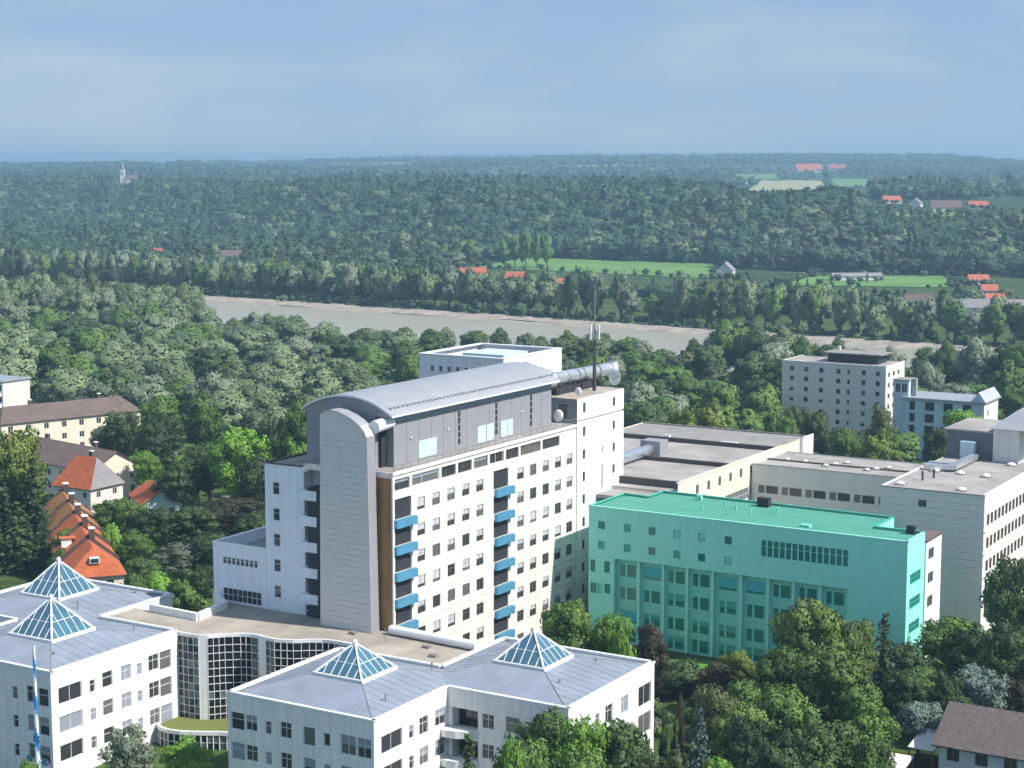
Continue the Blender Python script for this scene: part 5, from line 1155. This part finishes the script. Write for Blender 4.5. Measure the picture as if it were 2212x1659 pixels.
# ------------------------------------------------------------------ trees one can point at
NEAR = [  # x, y of top, depth, width px, kind, colour, label
 (1228, 1268, 224, 125, 'near', 'green', 'dark green tree against the foot of the cream tower facade'),
 (1318, 1303, 223, 95, 'near', 'bright', 'bright green tree between the tower foot and the teal block'),
 (1404, 1330, 224, 68, 'near', 'copper', 'dark copper coloured tree in front of the teal block'),
 (1345, 1352, 218, 60, 'shrub', 'bright', 'bright shrub below the bright green tree left of the copper tree'),
 (1480, 1418, 231, 110, 'shrub', 'dark', 'dark hedge shrub at the foot of the teal wall'),
 (1590, 1392, 226, 78, 'near', 'yellow', 'small yellow green tree in front of the teal recess'),
 (1548, 1415, 224, 70, 'near', 'copper', 'dark reddish tree left of the small yellow green tree'),
 (1752, 1256, 217, 150, 'near', 'fresh', 'tall pale green tree reaching highest before the teal windows'),
 (1850, 1312, 219, 85, 'near', 'fresh', 'yellow tipped tree right of the tallest pale tree'),
 (1690, 1372, 212, 120, 'near', 'green', 'broad tree left of the tall pale tree'),
 (1800, 1365, 203, 200, 'near', 'fresh', 'large light green tree in the middle of the right hand grove'),
 (1705, 1460, 198, 150, 'near', 'green', 'broad green tree in the front of the right hand grove'),
 (1870, 1470, 196, 140, 'near', 'green', 'green tree at the right flank of the large light green tree'),
 (1790, 1530, 188, 150, 'near', 'dark', 'dark tree at the bottom centre of the right grove'),
 (1912, 1318, 221, 125, 'spruce', 'needle', 'dark pointed spruce before the corner of the teal block'),
 (1985, 1500, 205, 110, 'near', 'blue', 'blue grey rounded tree beside the shingled house roof'),
 (2055, 1310, 232, 130, 'near', 'green', 'green tree below the grey block'),
 (1955, 1430, 214, 90, 'near', 'dark', 'dark tree right of the pointed spruce'),
 (2115, 1345, 226, 120, 'near', 'dark', 'dark tree in front of the lit side of the grey block'),
 (2188, 1172, 240, 105, 'near', 'dark', 'tall dark tree cut by the right edge beside the grey block'),
 (2180, 1330, 216, 130, 'near', 'dark', 'dark broad tree at the right edge above the shingled roof'),
 (2112, 1425, 212, 120, 'near', 'blue', 'bluish green tree behind the ridge of the shingled house'),
 (2048, 1440, 210, 90, 'near', 'dark', 'shadowy tree left of the bluish green tree'),
 (2200, 1440, 214, 90, 'near', 'copper', 'dark brownish tree at the right edge behind the shingled roof'),
 (1178, 1497, 182, 120, 'near', 'green', 'tall tree hiding the right pyramid building, left of its neighbour'),
 (1245, 1520, 180, 110, 'near', 'bright', 'bright green tree between two tall trees before the right pyramid'),
 (1330, 1512, 182, 135, 'near', 'dark', 'dark tall tree at the right corner of the pyramid building'),
 (1140, 1560, 178, 80, 'near', 'green', 'green tree in front of the loggia corner of the pyramid building'),
 (1012, 1578, 176, 120, 'spruce', 'dark', 'small spruce top at the bottom edge before the pyramid building'),
 (1098, 1585, 174, 60, 'shrub', 'bright', 'small bright green tree beside the spruce top at the bottom'),
 (1260, 1580, 172, 130, 'near', 'green', 'green tree at the bottom edge under the bright tree'),
 (1375, 1585, 174, 110, 'near', 'dark', 'dark tree at the bottom edge left of the cypresses'),
 (1432, 1510, 186, 26, 'cypress', 'dark', 'left one of two slim dark cypresses by the pyramid corner'),
 (1462, 1528, 186, 26, 'cypress', 'dark', 'right one of two slim dark cypresses by the pyramid corner'),
 (1514, 1520, 184, 100, 'spruce', 'blue', 'silvery blue spruce at the bottom of the grove'),
 (1552, 1600, 176, 92, 'near', 'bright', 'yellow green bush tree at the bottom right of the blue spruce'),
 (1548, 1455, 200, 84, 'near', 'olive', 'olive green tree in front of the lawn and parasol'),
 (1610, 1455, 204, 130, 'near', 'green', 'green tree right of the olive tree by the lawn'),
 (1620, 1535, 192, 130, 'near', 'dark', 'dark tree left of the grove centre at the bottom'),
 (1690, 1570, 182, 140, 'near', 'dark', 'deep green tree at the bottom below the broad green tree'),
 (1880, 1570, 186, 120, 'near', 'green', 'green tree left of the pale canopies'),
 (1440, 1600, 172, 90, 'near', 'olive', 'low olive tree at the bottom below the cypresses'),
 (1470, 1478, 204, 22, 'shrub', 'copper', 'small dark red shrub beside the orange parasol'),
 (276, 1556, 198, 112, 'near', 'grey', 'grey green tree before the left pyramid building'),
 (404, 1590, 204, 118, 'near', 'bright', 'bright green bush below the planted terrace'),
 (60, 1640, 186, 60, 'shrub', 'green', 'green shrub at the foot of the maypole'),
 (1443, 1428, 234, 80, 'shrub', 'dark', 'dark shrub at the teal wall foot beside the copper tree'),
 (1640, 1425, 232, 110, 'near', 'dark', 'dark tree at the teal wall foot behind the grove'),
 (1965, 1378, 226, 110, 'near', 'dark', 'dark tree hiding the lower corner of the teal block'),
 (1990, 1432, 220, 100, 'near', 'green', 'green tree between the teal corner and the blue grey tree'),
 (1600, 1500, 196, 120, 'near', 'fresh', 'fresh green tree at the left of the grove centre'),
 (128, 1178, 288, 60, 'near', 'green', 'green tree covering the left side of the terraced roofs'),
 (335, 1085, 314, 90, 'near', 'dark', 'dark tree in front of the small salmon roofed house'),
 (282, 1075, 316, 70, 'near', 'green', 'green tree left of the small salmon roofed house'),
 # left side gardens
 (38, 893, 318, 150, 'mid', 'yellow', 'tall yellow green tree at the left picture edge'),
 (70, 985, 312, 120, 'spruce', 'needle', 'big dark spruce at the left edge below the yellow green tree'),
 (-5, 1010, 312, 140, 'spruce', 'needle', 'dark spruce cut by the left picture edge'),
 (35, 1080, 305, 130, 'spruce', 'dark', 'dark green spruce left of the terraced red roofs'),
 (95, 1105, 300, 80, 'spruce', 'needle', 'dark spruce overlapping the red terraced roofs'),
 (140, 1130, 298, 60, 'near', 'yellow', 'yellowish tree in front of the orange terraced roofs'),
 (78, 1262, 262, 60, 'shrub', 'yellow', 'yellow green shrub behind the left pyramid'),
 (262, 870, 400, 86, 'near', 'dark', 'dark upright tree in front of the cream apartment house'),
 (222, 908, 405, 60, 'near', 'grey', 'grey green tree left of the dark upright tree'),
 (345, 838, 430, 100, 'mid', 'green', 'green tree at the right end of the brown apartment roof'),
 (345, 880, 392, 100, 'near', 'dark', 'dark tree right of the cream apartment house'),
 (515, 905, 352, 130, 'near', 'bright', 'bright green tree in the gardens left of the tower'),
 (435, 838, 415, 100, 'mid', 'green', 'rounded green tree behind the gardens'),
 (450, 940, 362, 110, 'near', 'dark', 'dark tree left of the bright green garden tree'),
 (385, 975, 352, 110, 'near', 'dark', 'dark tree above the small salmon roof'),
 (315, 960, 372, 60, 'near', 'bright', 'light green tree beside the lawn'),
 (560, 960, 330, 100, 'near', 'dark', 'dark tree behind the white wing'),
 (595, 880, 372, 90, 'mid', 'dark', 'dark rounded tree behind the white wing, higher up'),
 (640, 935, 338, 80, 'near', 'bright', 'bright green tree beside the grey curved gable'),
 (655, 850, 372, 70, 'mid', 'green', 'green tree behind the curved roof end'),
 (500, 1060, 322, 150, 'near', 'copper', 'dark brownish tree in the deep shade left of the white wing'),
 (420, 1080, 318, 120, 'near', 'dark', 'dark tree in the gardens below the bright tree'),
 (545, 1090, 308, 90, 'near', 'dark', 'shaded tree touching the white wing'),
 (350, 1110, 318, 100, 'near', 'grey', 'grey green tree right of the terraced roofs'),
 (250, 1065, 322, 90, 'near', 'green', 'green tree between the two toned house and the small house'),
 (290, 1140, 305, 80, 'near', 'green', 'green garden tree beside the terraced row'),
 (235, 1130, 305, 60, 'shrub', 'bright', 'bright shrub beside the terraced row'),
 (390, 1165, 296, 110, 'near', 'grey', 'pale grey green tree above the sunny garden'),
 (300, 1195, 290, 70, 'near', 'dark', 'dark garden tree right of the nearest terraced roof'),
 (460, 1140, 296, 110, 'near', 'dark', 'dark tree left of the low white wing'),
 (440, 1210, 278, 60, 'near', 'dark', 'dark tree touching the low white wing'),
 (340, 1225, 276, 60, 'shrub', 'bright', 'light green shrub in the sunny garden'),
 (395, 1250, 270, 70, 'shrub', 'green', 'green shrub in the sunny garden, nearer the podium'),
 (285, 1235, 270, 50, 'shrub', 'green', 'green shrub behind the podium at left'),
 (200, 842, 452, 60, 'spruce', 'needle', 'dark spruce behind the cream apartment roof'),
 (248, 800, 470, 50, 'spruce', 'needle', 'slim dark spruce in the wood above the apartment roof'),
 (138, 872, 440, 60, 'mid', 'grey', 'grey green tree behind the apartment roof at left'),
 (66, 925, 432, 36, 'mid', 'green', 'green tree beside the balcony block'),
 # behind the long building
 (1480, 865, 372, 85, 'mid', 'yellow', 'yellow tinged tree behind the long flat roof, left one'),
 (1540, 852, 376, 62, 'mid', 'yellow', 'golden green tree behind the long flat roof, right one'),
 (1725, 858, 430, 60, 'mid', 'olive', 'brownish tree in front of the flats at left'),
 (1768, 868, 420, 60, 'mid', 'olive', 'brownish tree before the flats, right of the first'),
 (1905, 862, 425, 80, 'mid', 'olive', 'dull olive tree before the right end of the flats'),
 (1900, 918, 380, 110, 'mid', 'yellow', 'light green spreading tree behind the grey link wing'),
 (1830, 905, 388, 90, 'mid', 'green', 'green tree before the flats, behind the link wing'),
 (1690, 880, 400, 80, 'mid', 'green', 'green tree at the left foot of the flats'),
 (2085, 868, 425, 110, 'mid', 'bright', 'bright green tree before the pale blue house block'),
 (2030, 905, 410, 70, 'mid', 'dark', 'dark tree before the pale blue house block'),
 (2180, 770, 520, 110, 'mid', 'green', 'tall green tree at the right edge behind the blue house block'),
 (1595, 690, 640, 110, 'mid', 'green', 'high green tree standing over the river behind the long roof'),
]
for a in NEAR: tree(*a)
# ------------------------------------------------------------------ woods of many trees
def interp(tab, x):
    for (x0, y0), (x1, y1) in zip(tab, tab[1:]):
        if x < x1: return y0 + (y1 - y0) * max(0., (x - x0) / (x1 - x0))
    return tab[-1][1]
LIMN = [(-100, 575), (0, 578), (200, 592), (330, 604), (425, 610), (445, 670), (475, 692), (540, 668), (680, 680), (735, 714), (770, 700), (900, 705), (1000, 708), (1100, 702), (1190, 718), (1250, 712), (1300, 706), (1390, 728), (1450, 752), (1490, 742), (1530, 705), (1600, 682), (1680, 700), (1760, 722), (1900, 730), (1945, 742), (2030, 745), (2060, 730), (2300, 712)]
def wood(x0, x1, d0, d1, dstep, step, kinds, name, label, group, hr, lim, cond=None):
    d = d1
    while d > d0:
        xs = x0 + rng.uniform(0, step * F / d)
        while xs < x1:
            dep = d + rng.uniform(-.4, .4) * dstep; px = xs + rng.uniform(-.3, .3) * step * F / d; xs += step * F / d
            p = at_depth(px, 700, dep); s = sdist(p.x, p.y)
            if s > -148 or not clear(p, 5) or (cond and not cond(px, dep)): continue
            g = ground(p.x, p.y); h = rng.uniform(*hr); l = lim(px, dep) + abs(rng.gauss(0, 7))
            zt = at_depth(px, l, dep).z; h = min(h, zt - g)
            if h < 4.5: continue
            k, c = rng.choice(kinds); f = (d - d0) / (d1 - d0)
            lb = f"{ {'willow': 'grey green', 'grey': 'pale grey', 'green': 'mid green', 'dark': 'dark green', 'olive': 'olive brown'}[c] } {label}, {'town side' if f < .34 else 'middle' if f < .67 else 'river side'} rank"
            plant(name, p, h, min(rng.uniform(.85, 1.2) * step * 1.25, h * 1.15), k, c, lb, group)
        d -= dstep
WK = [('willow', 'willow'), ('willow', 'willow'), ('willow', 'grey'), ('willow', 'green'), ('mid', 'willow'), ('mid', 'dark'), ('willow', 'willow')]
wood(-60, 460, 455, 930, 30, 16.5, WK, 'willow_tree', 'tree in the dense riverside wood at far left', 'wood on the near river bank', (15, 21), lambda x, d: interp(LIMN, x), lambda x, d: not (x < 75 and d < 520))
wood(-60, 455, 790, 930, 22, 12, WK, 'willow_tree', 'tall tree of the far left riverside wood skyline', 'wood on the near river bank', (22, 27), lambda x, d: interp(LIMN, x))
wood(460, 940, 395, 800, 29, 15.5, WK, 'willow_tree', 'tree in the wood behind the curved tower roof', 'wood on the near river bank behind the tower', (11, 17), lambda x, d: max(interp(LIMN, x), 742 if d < 600 else 0), lambda x, d: not (x > 640 and d < 420))
GK = [('mid', 'green'), ('mid', 'dark'), ('mid', 'green'), ('mid', 'olive'), ('willow', 'grey'), ('mid', 'green')]
wood(1150, 1700, 350, 760, 27, 12.0, GK, 'broadleaf_tree', 'tree in the wood beyond the long flat roof', 'wood behind the long flat roof', (11, 19), lambda x, d: interp(LIMN, x) if d > 430 else max(interp(LIMN, x), 800))
wood(1640, 2230, 335, 455, 26, 11.0, GK, 'broadleaf_tree', 'tree in front of the pale flats', 'trees in front of the flats', (9, 15), lambda x, d: 880 if x < 1690 else (905 if x < 1960 else 925))
wood(1690, 2240, 505, 790, 30, 12.5, GK, 'broadleaf_tree', 'tree in the wood behind the pale flats', 'trees behind the flats', (9, 19), lambda x, d: interp(LIMN, x) if d > 560 or x < 1950 else max(interp(LIMN, x), 785 if x < 2090 else 760))
for k in range(118):                       # trees standing along the near water's edge
    x = -560 + k * 8.2 + rng.uniform(-2.5, 2.5); p = bank_pt(x, -158 + rng.uniform(-9, 5)); sx = CX + F * p.x / p.y
    if not -60 < sx < 2260 or not clear(p, 6): continue
    h = at_depth(sx, interp(LIMN, sx) + abs(rng.gauss(0, 6)), p.y).z - ground(p.x, p.y); h = min(h, 27)
    if h < 4: continue
    cc = rng.choice(['willow', 'grey', 'green', 'dark', 'willow', 'olive'])
    plant('water_edge_tree', p, h, min(max(11.5, h * .8), 17), 'willow', cc, f"{ {'willow': 'grey green', 'grey': 'pale grey', 'green': 'mid green', 'dark': 'dark green', 'olive': 'olive brown'}[cc] } tree on the near water edge, {'left of the visible river' if sx < 445 else 'before the open water' if sx < 1530 else 'right of the visible river'}", 'trees along the near water edge')
for k in range(80):                        # belt on the far bank
    x = -420 + k * 9.0 + rng.uniform(-2.5, 2.5); right = x > 40
    for rowi in range(1 if (right and rng.random() < .35) else 2):
        p = bank_pt(x + rowi * 4, 21 + rowi * 13 + rng.uniform(-3, 3)); h = rng.uniform(20, 26.5) if not right else rng.uniform(16, 27)
        plant('bank_tree', p, h, rng.uniform(10, 14.5), 'belt', cc := rng.choice(['willow', 'grey', 'green', 'willow', 'dark']), f"{ {'willow': 'grey green', 'grey': 'pale grey', 'green': 'mid green', 'dark': 'dark green'}[cc] } tree in the far bank belt, {'left' if x < -180 else 'middle' if x < 40 else 'right'} stretch, {'front' if rowi == 0 else 'back'} row", 'tree belt on the far bank')
for x, yt, wp in ((957, 520, 34), (988, 512, 34), (1015, 510, 40), (1090, 512, 38), (1112, 500, 32), (1135, 492, 36), (1160, 498, 30), (1182, 500, 34), (865, 492, 60)):
    dep = 1330 if x != 700 else 1230
    p = at_depth(x, yt, dep); plant('round_tree', p, p.z - ground(p.x, p.y), wp * dep / F, 'belt' if wp < 100 else 'willow', 'green' if x != 865 else 'grey', 'rounded tree in the row at the left end of the long meadow' if x not in (700, 865) else ('very wide green tree mass beyond the river in mid picture' if x == 700 else 'pale round tree left of the rounded row beyond the river'), 'rounded trees by the meadow' if x not in (700, 865) else None)

# ------------------------------------------------------------------ far woods and undergrowth: nobody could count these
def scatter(name, pts, scl, rot, protos):
    """one object: points carrying scale and turn, each drawn as one of a few crowns"""
    c = bpy.data.collections.new(name + '_crowns')
    for i, m in enumerate(protos): o = bpy.data.objects.new(f'{name}_crown_{i}', m); c.objects.link(o)
    me = bpy.data.meshes.new(name); me.vertices.add(len(pts)); me.vertices.foreach_set('co', np.array(pts, dtype=np.float32).reshape(-1))
    a = me.attributes.new('scl', 'FLOAT_VECTOR', 'POINT'); a.data.foreach_set('vector', np.array(scl, dtype=np.float32).reshape(-1))
    a = me.attributes.new('turn', 'FLOAT_VECTOR', 'POINT'); a.data.foreach_set('vector', np.array([(0, 0, r) for r in rot], dtype=np.float32).reshape(-1))
    a = me.attributes.new('pick', 'INT', 'POINT'); a.data.foreach_set('value', np.array([rng.randrange(len(protos)) for _ in pts], dtype=np.int32)); me.update()
    ng = bpy.data.node_groups.new(name, 'GeometryNodeTree'); ng.interface.new_socket('Geometry', in_out='INPUT', socket_type='NodeSocketGeometry'); ng.interface.new_socket('Geometry', in_out='OUTPUT', socket_type='NodeSocketGeometry')
    n = ng.nodes.new; gi, go = n('NodeGroupInput'), n('NodeGroupOutput'); ip = n('GeometryNodeInstanceOnPoints'); ci = n('GeometryNodeCollectionInfo'); ci.inputs['Collection'].default_value = c; ci.inputs['Separate Children'].default_value = True; ci.inputs['Reset Children'].default_value = True
    def na(nm, ty): q = n('GeometryNodeInputNamedAttribute'); q.data_type = ty; q.inputs['Name'].default_value = nm; return q.outputs['Attribute']
    lk = ng.links.new; lk(gi.outputs[0], ip.inputs['Points']); lk(ci.outputs[0], ip.inputs['Instance']); ip.inputs['Pick Instance'].default_value = True
    lk(na('pick', 'INT'), ip.inputs['Instance Index']); lk(na('scl', 'FLOAT_VECTOR'), ip.inputs['Scale'])
    er = n('FunctionNodeEulerToRotation'); lk(na('turn', 'FLOAT_VECTOR'), er.inputs[0]); lk(er.outputs[0], ip.inputs['Rotation']); lk(ip.outputs[0], go.inputs[0])
    o = link(name, me); md = o.modifiers.new('scatter', 'NODES'); md.node_group = ng; o['kind'] = 'stuff'; return o
farp = []
for i in range(4):
    m, c = round_crown('far_crown', 15, 5.0, .5, 15, 1.45, .7, lo=.28, hi=.46, squash=1.0, jit=.14); m.materials[0] = LEAF['far']; farp.append(m)
m = conifer('far_crown', 19, 3.6, 1.7, 12, .8); m.materials[0] = LEAF['dark']; farp.append(m)
m, c = round_crown('far_crown', 14, 5.2, .5, 15, 1.45, .7, lo=.28, hi=.46, jit=.14); m.materials[0] = LEAF['willow']; farp.append(m)
LIMV = [(-200, 470), (900, 470), (985, 575), (1010, 592), (1040, 603), (1560, 606), (1580, 585), (1680, 600), (1700, 626), (2060, 628), (2075, 600), (2100, 610), (2230, 640)]
LIMP = [(-200, 376), (100, 380), (300, 384), (600, 392), (780, 372), (900, 368), (1080, 360), (1110, 380), (1400, 382), (1560, 398), (1600, 411), (1700, 413), (1800, 404), (1850, 412), (1885, 436), (1990, 446), (2100, 448), (2300, 453)]
def house_gap(x, y):
    for hx, hy, hl in FARP:
        if hy - (110 if hy < 1300 else 170 if hy < 2500 else 600) < y < hy + hl and abs(x - hx * y / hy) < hl * .62: return True
    return False
pts, scl, rot = [], [], []
y = 900.0
while y < 4600:
    st = 10.0 if y < 2000 else 10.0 * (y / 2000) ** 1.15
    x = -.33 * y
    while x < .33 * y:
        px, py = x + rng.uniform(-.45, .45) * st, y + rng.uniform(-.5, .5) * st; x += st
        s = sdist(px, py)
        if s < 48: continue
        sx_ = CX + F * px / py; t = (py - hb(px)) / 300.0; slope = -.05 < t < 1.15; plateau = t >= 1.15
        if plateau:
            nn = noise.noise((px * .0022, py * .0013, 5.0)) + (.25 if t < 1.6 else 0) + (.15 if px < 0 else -.08)
            if nn < (-.12 if sx_ < 1560 else .0) and rng.random() > .16: continue
        elif not slope:
            if px > -60 and noise.noise((px * .012, py * .012, 1.0)) < .0: continue
            if px <= -60 and noise.noise((px * .01, py * .008, 8.0)) < -.38: continue
        if any(in_poly(px, py, f) for f in FIELDS): continue
        g = ground(px, py); h = rng.uniform(12, 22) * (1 if slope or plateau else .85) * (1 if y < 2200 else 1.1) * (1 + .25 * noise.noise((px * .02, py * .012, 4.0)))
        sx = CX + F * px / py
        if house_gap(px, py): h *= .3 if py < 2600 else .5
        if slope or plateau: h = min(h, at_depth(sx, (interp(LIMP, sx) if py < (3000 if sx < 1560 else 3150 if sx < 1880 else 1900) else 353) + rng.uniform(0, 6), py).z - g)
        if not slope and not plateau and py < 1300:
            h = min(h, at_depth(sx, interp(LIMV, sx) + rng.uniform(0, 10), py).z - g)
        if h < 4: continue
        wsc = st * 1.5 / 10.0 * rng.choice([.55, .8, 1.0, 1.1, 1.3, 1.65]) * rng.uniform(.9, 1.1); wsc = min(wsc, h / 15 * 1.5)
        pts.append((px, py, g - .5)); scl.append((wsc, wsc, h / 15)); rot.append(rng.uniform(0, 6.28))
    y += st * (1.0 if y < 2000 else 1.5)
for f in FIELDS:                                # hedges round the fields
    for (xa, ya), (xb, yb) in zip(f, f[1:] + f[:1]):
        L = math.hypot(xb - xa, yb - ya); n = int(L / 7) if ya > 900 else 0
        for k in range(n):
            if noise.noise((xa + k * .35, ya, 3.0)) < -.12: continue
            px, py = xa + (xb - xa) * k / n + rng.uniform(-4, 4), ya + (yb - ya) * k / n + rng.uniform(-4, 4); q = rng.uniform(.2, .55)
            pts.append((px, py, ground(px, py) - .3)); scl.append((q * 1.3, q * 1.3, q * .8)); rot.append(rng.uniform(0, 6.28))
for hx, hy, hl in FARP:                         # garden bushes round the far houses
    for k in range(14):
        a = rng.uniform(math.pi * .95, math.pi * 2.05); r_ = hl * rng.uniform(.6, 1.0); px, py = hx + r_ * math.cos(a), hy + r_ * .8 * math.sin(a); q = rng.uniform(.18, .38) * (1 if hy < 2400 else 1.5)
        pts.append((px, py, ground(px, py) - .3)); scl.append((q * 1.4, q * 1.4, q)); rot.append(rng.uniform(0, 6.28))
for k in range(420):                            # scrub along the far bank
    p = bank_pt(-420 + k * 2.0, 15 + rng.uniform(-3, 5)); q = rng.uniform(.15, .45); pts.append((p.x, p.y, ground(p.x, p.y) - .2)); scl.append((q * 1.4, q * 1.4, q)); rot.append(rng.uniform(0, 6.28))
scatter('far_wood', pts, scl, rot, farp)
y = 5000.0; pts, scl, rot = [], [], []
while y < 7600:
    st = 26 * y / 5000; x = -.33 * y
    while x < .33 * y:
        px, py = x + rng.uniform(-.4, .4) * st, y + rng.uniform(-.5, .5) * st * 2; x += st
        if noise.noise((px * .0009, py * .0006, 15.0)) < -.30: continue
        k = st / 10 * rng.uniform(.8, 1.3); pts.append((px, py, ground(px, py) - 2)); scl.append((k, k, rng.uniform(1.0, 1.9))); rot.append(rng.uniform(0, 6.28))
    y += st * 3
scatter('ridge_wood', pts, scl, rot, farp[:4])
ugp = []
for i, cname in enumerate(('green', 'dark', 'bright', 'olive', 'grey')):
    m, c = round_crown('bush', 2.6, 1.7, 0, 9, .42, .8, lo=.35, hi=.55); m.materials[0] = LEAF[cname]; ugp.append(m)
pts, scl, rot = [], [], []
y = 150.0
while y < 720:
    st = 4.2 if y < 330 else 6.0; x = -.33 * y
    while x < .33 * y:
        px, py = x + rng.uniform(-.5, .5) * st, y + rng.uniform(-.5, .5) * st; x += st
        p = Vector((px, py, 0))
        if not clear(p, 1.6) or sdist(px, py) > -150 or any(in_poly(px, py, f) for f in FIELDS) or noise.noise((px * .03, py * .03, 2.0)) < -.22: continue
        a = px * AX[0] + py * AX[1]; b = px * BX[0] + py * BX[1]
        n_ = a * .775 + b * .632; tt = (a - 237.5) * -.632 + (b + 243.2) * .775
        if 24 < n_ < 36 and -2 < tt < 57: continue
        k = rng.uniform(.5, 1.25); pts.append((px, py, ground(px, py) - .2)); scl.append((k, k, k * rng.uniform(.7, 1.1))); rot.append(rng.uniform(0, 6.28))
    y += st
scatter('undergrowth', pts, scl, rot, ugp)
